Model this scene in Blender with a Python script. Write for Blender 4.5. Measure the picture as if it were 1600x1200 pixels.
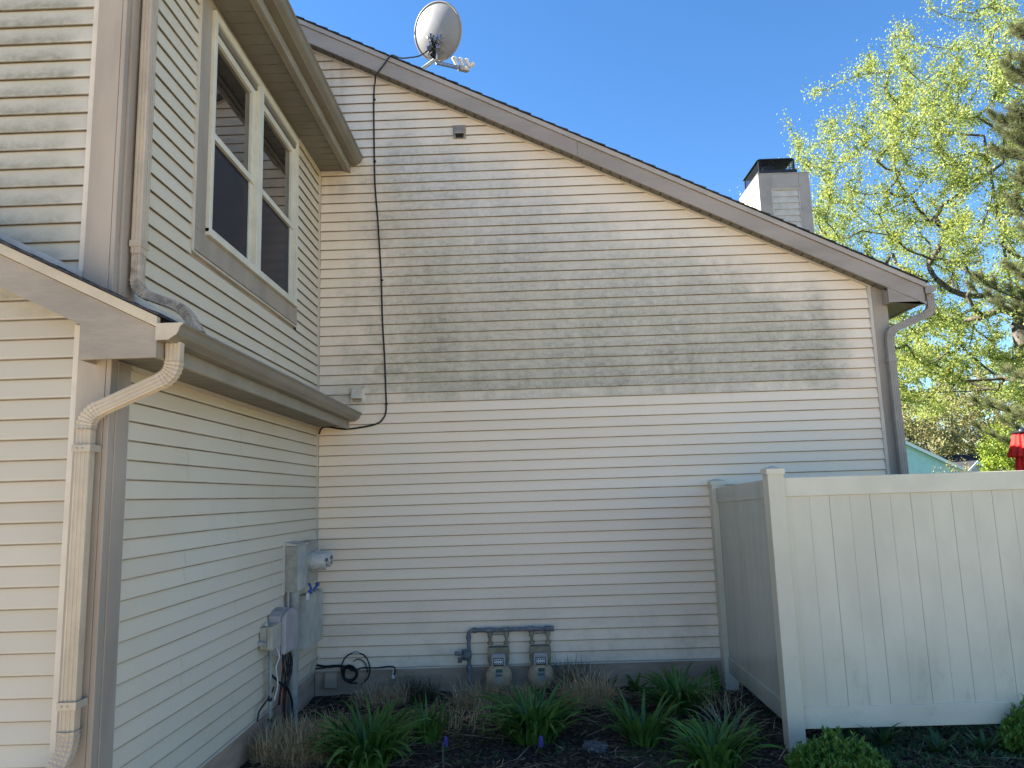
import bpy, math, random
import numpy as np
from mathutils import Vector, Matrix
random.seed(7); rng=np.random.default_rng(7)
S=bpy.context.scene
for o in list(bpy.data.objects): bpy.data.objects.remove(o)

# ------------------------------------------------------------ camera
R=Vector((0.99939166,0.01674454,-0.03059304)); U=Vector((0.03275892,-0.1497535,0.98818052)); F=Vector((-0.01196521,0.98858156,0.15021094))
cd=bpy.data.cameras.new('camera'); cam=bpy.data.objects.new('camera',cd); S.collection.objects.link(cam)
cam.matrix_world=Matrix(((R.x,U.x,-F.x,0),(R.y,U.y,-F.y,0),(R.z,U.z,-F.z,1.4817),(0,0,0,1)))
cd.sensor_width=36; cd.lens=1150.65/1600*36; cd.clip_start=.05; cd.clip_end=2000
S.camera=cam
S.render.resolution_x=1024; S.render.resolution_y=768
# ------------------------------------------------------------ light
SUN_EL=math.radians(35); SUN_AZ=math.radians(-80)      # azimuth from +y towards +x: the sun stands behind the house, to the left
W=bpy.data.worlds.new('World'); S.world=W; W.use_nodes=True
nt=W.node_tree; bg=nt.nodes['Background']; sky=nt.nodes.new('ShaderNodeTexSky'); sky.sky_type='NISHITA'
sky.sun_disc=False; sky.sun_elevation=SUN_EL; sky.sun_rotation=SUN_AZ; sky.altitude=1200; sky.air_density=1.0; sky.dust_density=0.0; sky.ozone_density=6
hs=nt.nodes.new('ShaderNodeHueSaturation'); hs.inputs['Saturation'].default_value=1.14; nt.links.new(sky.outputs[0],hs.inputs['Color'])
wb_=nt.nodes.new('ShaderNodeMix'); wb_.data_type='RGBA'; wb_.blend_type='MULTIPLY'; wb_.inputs[0].default_value=1; nt.links.new(hs.outputs[0],wb_.inputs[6]); wb_.inputs[7].default_value=(1.22,1.05,.97,1); nt.links.new(wb_.outputs[2],bg.inputs[0]); bg.inputs[1].default_value=0.062
sd=bpy.data.lights.new('sun','SUN'); sd.energy=5.0; sd.angle=math.radians(.53); sd.color=(1,.94,.85)
sun=bpy.data.objects.new('sun',sd); S.collection.objects.link(sun)
sdir=Vector((math.sin(SUN_AZ)*math.cos(SUN_EL),math.cos(SUN_AZ)*math.cos(SUN_EL),math.sin(SUN_EL)))
sun.rotation_euler=sdir.to_track_quat('Z','Y').to_euler()
S.view_settings.view_transform='Standard'; S.view_settings.look='None'; S.view_settings.exposure=2.35; S.view_settings.gamma=1

# ------------------------------------------------------------ helpers
COL=S.collection
def tag(o,label=None,cat=None,group=None,kind=None):
    for k,v in (('label',label),('category',cat),('group',group),('kind',kind)):
        if v: o[k]=v
    return o
def thing(name,loc,label,cat,group=None):
    o=bpy.data.objects.new(name,None); COL.objects.link(o); o.location=loc; o.empty_display_size=.1
    return tag(o,label,cat,group)
class MB:
    def __init__(s): s.v=[]; s.f=[]
    def add(s,vs,fs):
        b=len(s.v); s.v+= [tuple(v) for v in vs]; s.f+=[tuple(b+i for i in f) for f in fs]
    def box(s,x0,x1,y0,y1,z0,z1):
        x0,x1=min(x0,x1),max(x0,x1);y0,y1=min(y0,y1),max(y0,y1);z0,z1=min(z0,z1),max(z0,z1)
        s.add([(x0,y0,z0),(x1,y0,z0),(x1,y1,z0),(x0,y1,z0),(x0,y0,z1),(x1,y0,z1),(x1,y1,z1),(x0,y1,z1)],
              [(0,3,2,1),(4,5,6,7),(0,1,5,4),(1,2,6,5),(2,3,7,6),(3,0,4,7)])
    def prism(s,poly,axis,a,b):
        """poly of 2-D points extruded along axis ('x': (y,z), 'y': (x,z), 'z': (x,y))"""
        def P(p,t):
            return {'x':(t,p[0],p[1]),'y':(p[0],t,p[1]),'z':(p[0],p[1],t)}[axis]
        n=len(poly); vs=[P(p,a) for p in poly]+[P(p,b) for p in poly]
        s.add(vs,[tuple(range(n-1,-1,-1)),tuple(range(n,2*n))]+[(i,(i+1)%n,n+(i+1)%n,n+i) for i in range(n)])
    def tube(s,pts,r,n=8,cap=True):
        pts=[Vector(p) for p in pts]; rr=r if isinstance(r,(list,tuple)) else [r]*len(pts)
        vs=[];t=(pts[1]-pts[0]).normalized(); a=t.orthogonal().normalized()
        for i,p in enumerate(pts):
            if i==0: t=(pts[1]-pts[0])
            elif i==len(pts)-1: t=(pts[-1]-pts[-2])
            else: t=(pts[i+1]-pts[i]).normalized()+(pts[i]-pts[i-1]).normalized()
            if t.length<1e-9: t=Vector((0,0,1))
            t.normalize(); a=(a-t*a.dot(t)).normalized(); b=t.cross(a)
            for k in range(n):
                w=2*math.pi*k/n; vs.append(p+a*(rr[i]*math.cos(w))+b*(rr[i]*math.sin(w)))
        m=len(pts); fs=[(i*n+k,i*n+(k+1)%n,(i+1)*n+(k+1)%n,(i+1)*n+k) for i in range(m-1) for k in range(n)]
        if cap: fs+=[tuple(range(n-1,-1,-1)),tuple(range((m-1)*n,m*n))]
        s.add(vs,fs)
    def cyl(s,a,b,r,n=20): s.tube([a,b],r,n)
    def lathe(s,prof,origin,axis,n=24):
        """prof: (radius, along); axis a unit vector"""
        ax=Vector(axis).normalized(); a=ax.orthogonal().normalized(); b=ax.cross(a); O=Vector(origin); vs=[]
        for r,h in prof:
            for k in range(n):
                w=2*math.pi*k/n; vs.append(O+ax*h+a*(r*math.cos(w))+b*(r*math.sin(w)))
        m=len(prof); fs=[(i*n+k,i*n+(k+1)%n,(i+1)*n+(k+1)%n,(i+1)*n+k) for i in range(m-1) for k in range(n)]
        fs+=[tuple(range(n-1,-1,-1)),tuple(range((m-1)*n,m*n))]
        s.add(vs,fs)
    def sweep(s,pts,B,prof,scales=None):
        """prof (p along B, q along B x t) swept along pts lying in a plane of normal B"""
        pts=[Vector(p) for p in pts]; B=Vector(B).normalized(); vs=[]; n=len(prof)
        for i,p in enumerate(pts):
            if i==0: t=pts[1]-pts[0]
            elif i==len(pts)-1: t=pts[-1]-pts[-2]
            else: t=(pts[i+1]-pts[i]).normalized()+(pts[i]-pts[i-1]).normalized()
            t.normalize(); N=B.cross(t).normalized(); sc=scales[i] if scales else 1
            vs+=[p+B*(a*sc)+N*(b*sc) for a,b in prof]
        m=len(pts); fs=[(i*n+k,i*n+(k+1)%n,(i+1)*n+(k+1)%n,(i+1)*n+k) for i in range(m-1) for k in range(n)]
        fs+=[tuple(range(n-1,-1,-1)),tuple(range((m-1)*n,m*n))]
        s.add(vs,fs)
    def build(s,name,mat,parent=None,bevel=0,smooth=False,fix=True,angle=None):
        me=bpy.data.meshes.new(name); off=Vector(parent.location) if parent else Vector((0,0,0))
        q=parent.parent if parent else None
        while q is not None: off+=Vector(q.location); q=q.parent
        if off.length: V=[(v[0]-off.x,v[1]-off.y,v[2]-off.z) for v in s.v]
        else: V=s.v
        me.from_pydata(V,[],s.f); me.update()
        if fix:
            import bmesh
            bm=bmesh.new(); bm.from_mesh(me); bmesh.ops.recalc_face_normals(bm,faces=bm.faces); bm.to_mesh(me); bm.free()
        if mat: me.materials.append(mat)
        o=bpy.data.objects.new(name,me); COL.objects.link(o)
        if parent: o.parent=parent
        if smooth: me.polygons.foreach_set('use_smooth',[True]*len(me.polygons))
        if angle: me.set_sharp_from_angle(angle=math.radians(angle))
        if bevel:
            m=o.modifiers.new('bevel','BEVEL'); m.width=bevel; m.segments=2; m.limit_method='ANGLE'; m.angle_limit=math.radians(40)
        return o

def arc(c,r,a0,a1,n,plane='xz',k=0):
    out=[]
    for i in range(n+1):
        a=math.radians(a0+(a1-a0)*i/n)
        out.append((c[0]+r*math.cos(a),k,c[1]+r*math.sin(a)))
    return out
def bez(P,n=8):
    """Catmull-Rom through the points"""
    P=[Vector(p) for p in P]; Q=[P[0]*2-P[1]]+P+[P[-1]*2-P[-2]]; out=[]
    for i in range(1,len(Q)-2):
        for k in range(n):
            t=k/n; a,b,c,d=Q[i-1],Q[i],Q[i+1],Q[i+2]
            out.append(.5*((2*b)+(-a+c)*t+(2*a-5*b+4*c-d)*t*t+(-a+3*b-3*c+d)*t**3))
    out.append(P[-1]); return out

# ------------------------------------------------------------ materials
class NT:
    def __init__(s,name):
        s.m=bpy.data.materials.new(name); s.m.use_nodes=True; s.t=s.m.node_tree; s.n=s.t.nodes; s.b=s.n['Principled BSDF']
        g=s.n.new('ShaderNodeNewGeometry'); s.pos=g.outputs['Position']; s.geo=g
    def L(s,a,b): s.t.links.new(a,b)
    def val(s,x,i):
        if hasattr(x,'links') or hasattr(x,'is_linked'): s.L(x,i)
        else: i.default_value=x
    def math(s,op,a,b=0.0,c=None,clamp=False):
        n=s.n.new('ShaderNodeMath'); n.operation=op; n.use_clamp=clamp; s.val(a,n.inputs[0]); s.val(b,n.inputs[1])
        if c is not None: s.val(c,n.inputs[2])
        return n.outputs[0]
    def vmul(s,v,k):
        n=s.n.new('ShaderNodeVectorMath'); n.operation='MULTIPLY'; s.L(v,n.inputs[0]); n.inputs[1].default_value=k; return n.outputs[0]
    def noise(s,scale,detail=4,rough=.55,stretch=None,vec=None,dist=0):
        n=s.n.new('ShaderNodeTexNoise'); n.inputs['Scale'].default_value=scale; n.inputs['Detail'].default_value=detail; n.inputs['Roughness'].default_value=rough; n.inputs['Distortion'].default_value=dist
        v=vec or s.pos
        if stretch: v=s.vmul(v,stretch)
        s.L(v,n.inputs['Vector']); return n.outputs['Fac']
    def step(s,x,a,b,lo=0.0,hi=1.0):
        n=s.n.new('ShaderNodeMapRange'); n.interpolation_type='SMOOTHSTEP'; s.val(x,n.inputs[0])
        n.inputs[1].default_value=a; n.inputs[2].default_value=b; n.inputs[3].default_value=lo; n.inputs[4].default_value=hi; return n.outputs[0]
    def mix(s,f,a,b,mode='MIX'):
        n=s.n.new('ShaderNodeMix'); n.data_type='RGBA'; n.blend_type=mode; s.val(f,n.inputs[0])
        for x,i in ((a,n.inputs[6]),(b,n.inputs[7])):
            if isinstance(x,tuple): i.default_value=x if len(x)==4 else x+(1,)
            else: s.L(x,i)
        return n.outputs[2]
    def xyz(s):
        n=s.n.new('ShaderNodeSeparateXYZ'); s.L(s.pos,n.inputs[0]); return n.outputs
    def bump(s,h,strength=.3,dist=.01):
        n=s.n.new('ShaderNodeBump'); n.inputs['Strength'].default_value=strength; n.inputs['Distance'].default_value=dist; s.L(h,n.inputs['Height']); s.L(n.outputs[0],s.b.inputs['Normal'])
    def out(s,col,rough=.5,spec=.5,metal=0):
        if isinstance(col,tuple): s.b.inputs['Base Color'].default_value=col+(1,)
        else: s.L(col,s.b.inputs['Base Color'])
        s.val(rough,s.b.inputs['Roughness']); s.b.inputs['Specular IOR Level'].default_value=spec; s.b.inputs['Metallic'].default_value=metal
        return s.m
def paint(name,c,rough=.5,var=.12,scale=6,dirt=None,dirt_amt=.5,bump=.15,bscale=60,stretch=None,spec=.4,metal=0,dscale=5,dz=None):
    t=NT(name); n=t.noise(scale,5,.6,stretch)
    c2=tuple(min(1,x*(1-var*1.6)) for x in c); c1=tuple(min(1,x*(1+var)) for x in c)
    col=t.mix(t.step(n,.3,.7),c2,c1)
    if dirt:
        d=t.step(t.noise(dscale,6,.7,stretch),.5,.75,0,dirt_amt)
        if dz: d=t.math('MULTIPLY',d,t.step(t.xyz()[2],dz[0],dz[1],1,0))
        col=t.mix(d,col,dirt)
    if bump: t.bump(t.noise(bscale,4,.6,stretch),bump,.004)
    return t.out(col,rough,spec,metal)
EXP=.1016
def rake_z(x): return 3.43+.4975*(3.677-x)          # bottom line of the big rake board
def siding_mat(name,which):
    t=NT(name); X=t.xyz(); x,y,z=X[0],X[1],X[2]
    fr=t.math('FRACT',t.math('DIVIDE',z,EXP))
    row=t.math('FLOOR',t.math('DIVIDE',z,EXP))
    cmb=t.n.new('ShaderNodeCombineXYZ'); t.L(t.math('MULTIPLY',x,.35),cmb.inputs[0]); t.L(t.math('MULTIPLY',y,.35),cmb.inputs[1]); t.L(t.math('MULTIPLY',row,1.7),cmb.inputs[2])
    rv=t.noise(1.0,1,.5,vec=cmb.outputs[0])
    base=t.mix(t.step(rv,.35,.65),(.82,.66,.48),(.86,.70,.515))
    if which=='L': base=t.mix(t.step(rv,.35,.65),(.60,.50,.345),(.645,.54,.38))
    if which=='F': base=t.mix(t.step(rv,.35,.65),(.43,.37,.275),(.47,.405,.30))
    big=t.noise(.55,3,.5)
    base=t.mix(t.step(big,.35,.7,0,.30),base,(.70,.66,.55))
    fine=t.noise(90,3,.6,(1,1,.5))
    spots=t.noise(26,5,.7); blotch=t.noise(5,4,.6,(1,1,1.6)); streak=t.noise(2.2,4,.6,(2.2,2.2,.25))
    low=t.step(fr,.0,.95,1.0,.35)
    if which=='M':
        jit=t.math('MULTIPLY',t.math('SUBTRACT',t.noise(1.9,7,.72),.5),2.6)
        topd=t.math('SUBTRACT',t.math('ADD',t.math('MULTIPLY',x,-.4975),3.43+.4975*3.677),z)
        a=t.step(t.math('ADD',x,t.math('MULTIPLY',jit,.75)),-1.9,-1.1)
        b=t.step(t.math('ADD',t.math('MULTIPLY',row,EXP),t.math('MULTIPLY',jit,.14)),2.34,2.52)
        c=t.step(t.math('ADD',topd,t.math('MULTIPLY',jit,.6)),.10,.80)
        d=t.step(t.math('ADD',x,t.math('MULTIPLY',jit,.3)),3.10,3.45,1,0)
        e=t.step(z,3.6,6.0,1,.92)
        reg=t.math('MULTIPLY',t.math('MULTIPLY',a,b),t.math('MULTIPLY',t.math('MULTIPLY',c,d),e))
        fine2=t.noise(17,8,.78,(1,1,1.3)); mid=t.noise(4.5,6,.7,(1.4,1,1)); wide=t.noise(1.1,3,.6)
        amt=t.math('ADD',t.step(fine2,.38,.66,0,.58),t.math('ADD',t.step(mid,.32,.70,0,.20),t.step(t.noise(1.3,5,.62,(3.2,1,.30)),.30,.72,0,.32)))
        amt=t.math('MULTIPLY',t.math('MULTIPLY',amt,t.step(wide,.28,.66,.55,.92)),t.step(z,2.6,4.4,1.05,.85))
        g=t.math('MULTIPLY',reg,t.math('MULTIPLY',t.step(fr,.0,1.0,1.0,.66),amt),clamp=True)
        film=t.math('MULTIPLY',reg,t.step(z,2.5,4.6,.56,.36))
        gcol=t.mix(t.step(t.math('ADD',x,jit),-1.5,-.3),(.20,.19,.10),t.mix(t.step(z,2.9,4.8),(.215,.195,.135),(.32,.31,.265)))
        base=t.mix(film,base,t.mix(t.step(z,3.2,4.8),(.47,.43,.315),(.56,.535,.465)))
        col=t.mix(g,base,gcol)
        # brown run-off under the upper eave
        br=t.math('MULTIPLY',t.math('MULTIPLY',t.step(x,-1.9,-1.62,1,0),t.step(z,4.35,4.95)),t.step(t.noise(3,4,.6,(3,3,.4)),.3,.65,.15,.5))
        col=t.mix(br,col,(.33,.24,.15))
        sp=t.math('MULTIPLY',t.math('MULTIPLY',t.step(z,-.1,.75,1,0),t.step(t.noise(1.6,5,.7),.42,.68)),.40)
        col=t.mix(sp,col,(.36,.29,.22))
    elif which=='F':
        # dirty upper storey, cleaner below the pent roof and beside the corner board
        up=t.step(z,2.4,2.55); ed=t.step(t.math('ADD',x,t.math('MULTIPLY',t.math('SUBTRACT',t.noise(5,4,.6),.5),.35)),-2.42,-2.24,1,0)
        g=t.math('MULTIPLY',t.math('MULTIPLY',up,ed),t.math('MULTIPLY',t.step(fr,.0,.9,1.0,.3),t.step(t.noise(15,8,.8,(.8,1,1.2)),.30,.68,.38,1.1)))
        g=t.math('MULTIPLY',g,t.step(t.noise(1.3,3,.6),.3,.65,.7,1.0))
        col=t.mix(g,base,(.165,.15,.085))
        col=t.mix(t.math('MULTIPLY',up,.15),col,(.50,.48,.38))
    else:
        sp=t.math('MULTIPLY',t.step(t.noise(2.0,5,.7,(1,1,.5)),.5,.78),.22)
        col=t.mix(sp,base,(.42,.42,.30))
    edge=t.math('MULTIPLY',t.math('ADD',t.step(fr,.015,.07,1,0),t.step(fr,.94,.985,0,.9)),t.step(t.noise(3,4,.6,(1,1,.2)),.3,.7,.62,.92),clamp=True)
    col=t.mix(edge,col,(.115,.085,.055))  # lap shadow painted along each course edge, together with butt-edge dirt
    col=t.mix(t.step(fine,.35,.75,0,.10),col,(.40,.36,.30))
    g1=t.noise(30,4,.65,(1,1,14) ); t.bump(g1,.10,.0035)
    return t.out(col,t.step(big,.3,.7,.5,.62),.35)
M={}
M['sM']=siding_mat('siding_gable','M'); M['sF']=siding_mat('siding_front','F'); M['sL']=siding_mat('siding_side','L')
M['trim']=paint('taupe_trim_paint',(.33,.27,.205),.6,.10,4,(.24,.21,.17),.35,.35,30,(1,1,.25))
M['trimx']=paint('taupe_trim_long',(.33,.275,.225),.6,.09,4,(.19,.16,.115),.45,.5,38,(.25,1,1))
M['trimf']=paint('taupe_rake_board',(.275,.23,.175),.6,.10,7,(.21,.18,.12),.5,.7,55,(.3,1,1))
M['rtrim2']=paint('cream_rake_metal',(.43,.36,.25),.5,.06,4,(.28,.23,.16),.35,.05)
M['rtrim']=paint('rake_edge_metal',(.40,.345,.29),.5,.06,4,(.25,.21,.16),.3,.05)
M['found']=paint('painted_foundation',(.42,.30,.205),.75,.16,5,(.13,.12,.07),.7,.5,30,(.35,.35,1.6),dscale=3)
M['jch']=paint('vinyl_channel',(.56,.485,.38),.5,.07,5,(.40,.37,.28),.25,0)
M['gut']=paint('gutter_metal',(.165,.143,.103),.38,.08,3,(.16,.145,.10),.5,.04,40,(1,1,1),.5,0,6)
M['gut2']=paint('fascia_metal',(.26,.225,.165),.5,.08,4,(.18,.155,.10),.4,.05)
M['spout']=paint('downspout_metal',(.42,.345,.245),.42,.08,6,(.27,.22,.15),.45,.05,60,(1,1,.6),.5,0,9)
M['spoutd']=paint('weathered_downspout',(.40,.33,.25),.6,.2,14,(.11,.09,.06),.85,.3,60,None,.3,0,22)
M['spoutg']=paint('grey_downspout',(.30,.26,.21),.45,.08,6,(.22,.19,.15),.3,.05)
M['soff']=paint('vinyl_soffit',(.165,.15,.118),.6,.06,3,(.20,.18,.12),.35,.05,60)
M['frame']=paint('almond_window_vinyl',(.62,.575,.45),.4,.05,6,(.35,.33,.22),.25,0)
M['shing']=paint('asphalt_shingle',(.040,.040,.045),.9,.35,40,(.09,.09,.09),.5,.6,180)
M['flash']=paint('aluminium_flashing',(.50,.455,.39),.5,.1,8,(.35,.34,.30),.4,.05)
M['fence']=paint('almond_fence_vinyl',(.60,.54,.40),.42,.05,3,(.23,.225,.145),.60,.06,50,(1,1,.5),.4,0,3.2,(-.28,.85))
M['fencerail']=paint('fence_rail_vinyl',(.62,.56,.415),.40,.05,3,(.22,.22,.15),.5,.05,50,None,.4,0,6,(-.28,.3))
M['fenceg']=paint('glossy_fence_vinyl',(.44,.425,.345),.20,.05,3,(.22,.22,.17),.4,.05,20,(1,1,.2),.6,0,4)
M['steel']=paint('galvanised_steel',(.36,.35,.29),.5,.16,9,(.17,.17,.13),.5,.1,40,None,.5,.25)
M['steelb']=paint('pale_blue_grey_steel',(.45,.46,.40),.45,.12,7,(.25,.26,.22),.4,.05,40,None,.5,.1)
M['greyp']=paint('grey_plastic',(.37,.34,.325),.55,.08,8,(.2,.2,.19),.3,.05)
M['beigep']=paint('beige_plastic',(.42,.39,.30),.55,.08,8,(.22,.21,.16),.3,.05)
M['pvc']=paint('grey_pvc_conduit',(.30,.30,.26),.5,.12,12,(.18,.17,.13),.6,.05)
M['glassm']=paint('meter_glass',(.50,.48,.43),.12,.1,30,(.15,.15,.15),.5,0)
M['black']=paint('black_rubber',(.012,.012,.014),.45,.2,20,None,0,0)
M['white']=paint('white_plastic',(.7,.69,.66),.5,.05,20,None,0,0)
M['red']=paint('red_wire',(.45,.05,.03),.5,.05,20,None,0,0)
M['blue']=paint('blue_cap',(.03,.10,.32),.4,.05,20,None,0,0)
M['gpipe']=paint('grey_gas_pipe',(.145,.155,.165),.6,.25,14,(.28,.27,.25),.5,.25,70)
M['gmet']=paint('tan_meter_casting',(.25,.215,.135),.6,.2,12,(.12,.085,.045),.65,.25,70)
M['gcov']=paint('brown_meter_cover',(.46,.33,.19),.5,.12,12,(.2,.13,.07),.5,.15,70)
M['gface']=paint('meter_index_black',(.02,.02,.02),.4,.1,20,None,0,0)
M['gwin']=paint('meter_index_white',(.6,.6,.57),.4,.05,20,None,0,0)
M['ggreen']=paint('meter_green_label',(.04,.10,.075),.5,.1,20,None,0,0)
M['glab']=paint('meter_grey_label',(.32,.31,.25),.5,.1,20,None,0,0)
M['dish']=paint('dish_grey_paint',(.27,.265,.26),.38,.04,5,(.4,.4,.38),.2,0)
M['dmetal']=paint('bracket_steel',(.32,.32,.33),.35,.2,30,(.08,.08,.08),.6,.1,60,None,.5,.6)
M['lnb']=paint('lnb_plastic',(.72,.69,.62),.4,.05,20,None,0,0)
M['blackm']=paint('black_steel',(.015,.015,.018),.5,.3,20,None,0,.1)
M['brd']=paint('chimney_board',(.37,.325,.275),.6,.1,5,(.25,.23,.19),.5,.2,30)
M['bin']=paint('dark_blue_plastic',(.012,.018,.03),.4,.2,10,None,0,0)
def glass(name,base,ior,rough=.0,screen=False):
    t=NT(name)
    if screen:
        w=t.noise(3,3,.5); col=t.mix(w,base,tuple(b*1.5 for b in base)); m=t.out(col,rough,.5)
    else: m=t.out(base,rough,.5)
    t.b.inputs['IOR'].default_value=ior; return m
M['pane']=glass('upper_pane_glass',(.010,.009,.009),2.35)
M['screen']=glass('screened_pane',(.011,.014,.023),1.17,.15,True)

# ------------------------------------------------------------ the ground
GZ=-.36
t=NT('lawn'); n=t.noise(.6,5,.6); n2=t.noise(40,4,.7)
col=t.mix(t.step(n,.35,.65),(.045,.085,.02),(.08,.115,.03)); col=t.mix(t.step(n2,.4,.7,0,.5),col,(.12,.12,.05)); t.bump(n2,.6,.02); M['lawn']=t.out(col,.9,.2)
b=MB(); b.box(-400,400,-300,600,GZ-1.2,GZ-.012); o=b.build('ground',M['lawn']); tag(o,kind='structure')
t=NT('bed_soil'); n=t.noise(9,6,.7); n2=t.noise(60,5,.7); col=t.mix(t.step(n,.35,.7),(.030,.021,.016),(.075,.052,.036)); col=t.mix(t.step(n2,.5,.75,0,.6),col,(.085,.062,.045)); t.bump(n2,.9,.02); M['soil']=t.out(col,.95,.2)
def ground_h(x,y): return GZ+.022*math.sin(x*2.3+y)*math.cos(y*1.9-x*.7)+.03*max(0,min(1,(y-6.6)))
b=MB(); nx,ny=90,60
for j in range(ny+1):
    for i in range(nx+1):
        x=-2.06+6.9*i/nx; y=4.2+3.16*j/ny; b.v.append((x,y,ground_h(x,y)+random.uniform(-.007,.007)))
b.f=[(j*(nx+1)+i,j*(nx+1)+i+1,(j+1)*(nx+1)+i+1,(j+1)*(nx+1)+i) for j in range(ny) for i in range(nx)]
o=b.build('planting_bed',M['soil'],smooth=True,fix=False); tag(o,kind='structure')

M['bounce']=paint('bounce_slab_concrete',(.47,.39,.28),.85,.1,1.5,(.3,.27,.22),.3,.3,20)
b=MB(); b.box(-40,60,-45,2.6,GZ-.011,GZ-.004); o=b.build('unseen_bounce_slab',M['bounce']); tag(o,kind='structure')  # unseen pale slab, added to bounce warm sunlight onto the shaded walls
# ------------------------------------------------------------ the house
XL,YM,YF,XR=-2.055,7.34,3.60,3.735
ZSOF=4.93
house=thing('townhouse',(-2.055,7.34,GZ),'beige vinyl-sided townhouse with taupe trim, green algae stains and a stepped two-storey wing','house')
def P(name): return name
def course_wall(name,mp,segs,rows,mat,seams=None,depth=.0165):
    """clapboard: mp(s,z,d)->xyz; segs(n)-> list of ((s0 at z0,s0 at z1),(s1 at z0,s1 at z1)) clipped per course"""
    b=MB()
    for n in rows:
        z0,z1=n*EXP,(n+1)*EXP
        for (a0,a1),(c0,c1) in segs(n):
            cuts=[]
            if seams: cuts=[q for q in seams(n) if max(a0,a1)+.15<q<min(c0,c1)-.15]
            edges=[(a0,a1)]+[(q,q) for q in cuts]+[(c0,c1)]
            for k in range(len(edges)-1):
                p,q=edges[k],edges[k+1]; e=.0012*(k%2)
                st=max(1,int(abs(q[0]-p[0])/.6)); 
                vs=[];
                for i in range(st+1):
                    u=i/st; w=0.0 if i in(0,st) else .0012*math.sin(n*3.1+i*2.3+k)   # the boards are never dead flat
                    s0=p[0]+(q[0]-p[0])*u; s1=p[1]+(q[1]-p[1])*u
                    vs+=[mp(s0,z0+.016,-.006),mp(s0,z0+.005,.006),mp(s0,z0+w,depth+e),mp(s0,z0+.012+w,depth+e+.0006),mp(s1,z1+.002,.002+e),mp(s1,z1+.012,-.008)]
                fs=[]
                for i in range(st):
                    for j in range(5): fs.append((6*i+j,6*(i+1)+j,6*(i+1)+j+1,6*i+j+1))
                b.add(vs,fs)
    return b.build(name,mat,house,fix=True)
# gable wall facing the camera
JR=3.552
def segM(n):
    z0,z1=n*EXP,(n+1)*EXP
    top=lambda z:(3.43+.018-z)/.4975+3.677
    l0=l1=XL+.02 if n<24 or (z0<4.95) else -6.5
    if z0>4.9: l0=l1=-6.5
    return [((l0,l1),(min(JR,top(z0)),min(JR,top(z1))))]
def seamM(n):
    r=random.Random((n+1)//2*13+5); return sorted([r.uniform(-1.6,-.2) if (n//2)%2 else r.uniform(-.9,.9), r.uniform(1.3,2.6)])
course_wall('siding_wall',lambda s,z,d:(s,YM-d,z),segM,range(-1,79),M['sM'],seamM)
# side wall of the wing, facing right
def segL(n):
    z0=n*EXP; a,c=3.79,YM-.018
    if 30<=n<48: return [((a,a),(4.436,4.436)),((6.592,6.592),(c,c))]
    return [((a,a),(c,c))]
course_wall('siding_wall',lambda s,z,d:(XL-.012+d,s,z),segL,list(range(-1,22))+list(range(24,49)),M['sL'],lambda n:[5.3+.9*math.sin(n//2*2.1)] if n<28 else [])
# front wall of the wing (left edge of the photo), a gable too
def segF(n):
    z0,z1=n*EXP,(n+1)*EXP; ztop=5.02; c=-2.232
    f=lambda z: min(c,-2.0-max(0,(z-ztop))/.5)
    return [((-7.6,-7.6),(f(z0),f(z1)))]
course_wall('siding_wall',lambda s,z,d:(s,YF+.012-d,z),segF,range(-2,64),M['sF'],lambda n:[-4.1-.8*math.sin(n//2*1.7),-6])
# solid cores behind the boards (so nothing shows through) and the far sides
b=MB(); b.prism([(-7.6,GZ-.3),(XL-.02,GZ-.3),(XL-.02,4.99),(-2.1,5.02),(-6.2,7.05),(-7.6,6.4)],'y',YF+.02,YM+.1)
b.prism([(-6.6,GZ-.3),(XR-.02,GZ-.3),(XR-.02,3.46),(-5,7.77),(-6.6,6.97)],'y',YM+.014,15.2)
b.build('wall_core',M['found'],house)
b=MB(); b.box(XR-.02,XR-.004,YM+.03,15.2,GZ,3.4); b.build('right_wall',M['sL'],house)
# foundations
b=MB(); b.box(XL,XR-.01,YM-.004,YM+.1,GZ-.3,-.118); b.box(XL-.02,XR-.02,YM-.012,YM,-.118,-.10); b.build('foundation',M['found'],house)
b=MB(); b.box(XL-.1,XL-.008,YF+.03,YM-.006,GZ-.3,-.118); b.build('foundation',M['found'],house)
b=MB(); b.box(-7.6,XL-.1,YF+.014,YF+.06,GZ-.3,-.21); b.build('foundation',M['found'],house)
# white channels
def strips(lst,mat,name='channel_strip'):
    for q in lst:
        b=MB(); b.box(*q); b.build(name,mat,house)
J=M['jch']
strips([(XL-.01,XL+.017,YM-.022,YM-.002,-.10,2.22),(XL-.01,XL+.017,YM-.022,YM-.002,2.53,4.92)],J)
strips([(JR,JR+.033,YM-.024,YM+.01,-.35,3.50)],J)
strips([(XL-.02,XL+.008,3.755,3.79,-.10,2.22),(XL-.02,XL+.008,3.765,3.79,2.56,4.92)],J)
strips([(-2.236,-2.205,YF-.012,YF+.02,GZ,2.40),(-2.236,-2.205,YF-.012,YF+.02,2.64,4.98)],J)
strips([(XL-.01,XL+.012,3.80,YM-.02,2.196,2.222),(XL-.01,XL+.014,3.8,4.43,4.90,4.928),(XL-.01,XL+.014,6.6,YM-.02,4.90,4.928),(XL+.02,-1.76,YM-.02,YM-.003,4.903,4.928)],J)
b=MB()
for sgn in (1,):
    x0,x1=-6.4,3.60
    b.prism([(x0,rake_z(x0)-.012),(x1,rake_z(x1)-.012),(x1,rake_z(x1)+.012),(x0,rake_z(x0)+.012)],'y',YM-.022,YM-.002)
b.build('channel_strip',J,house)
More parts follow.
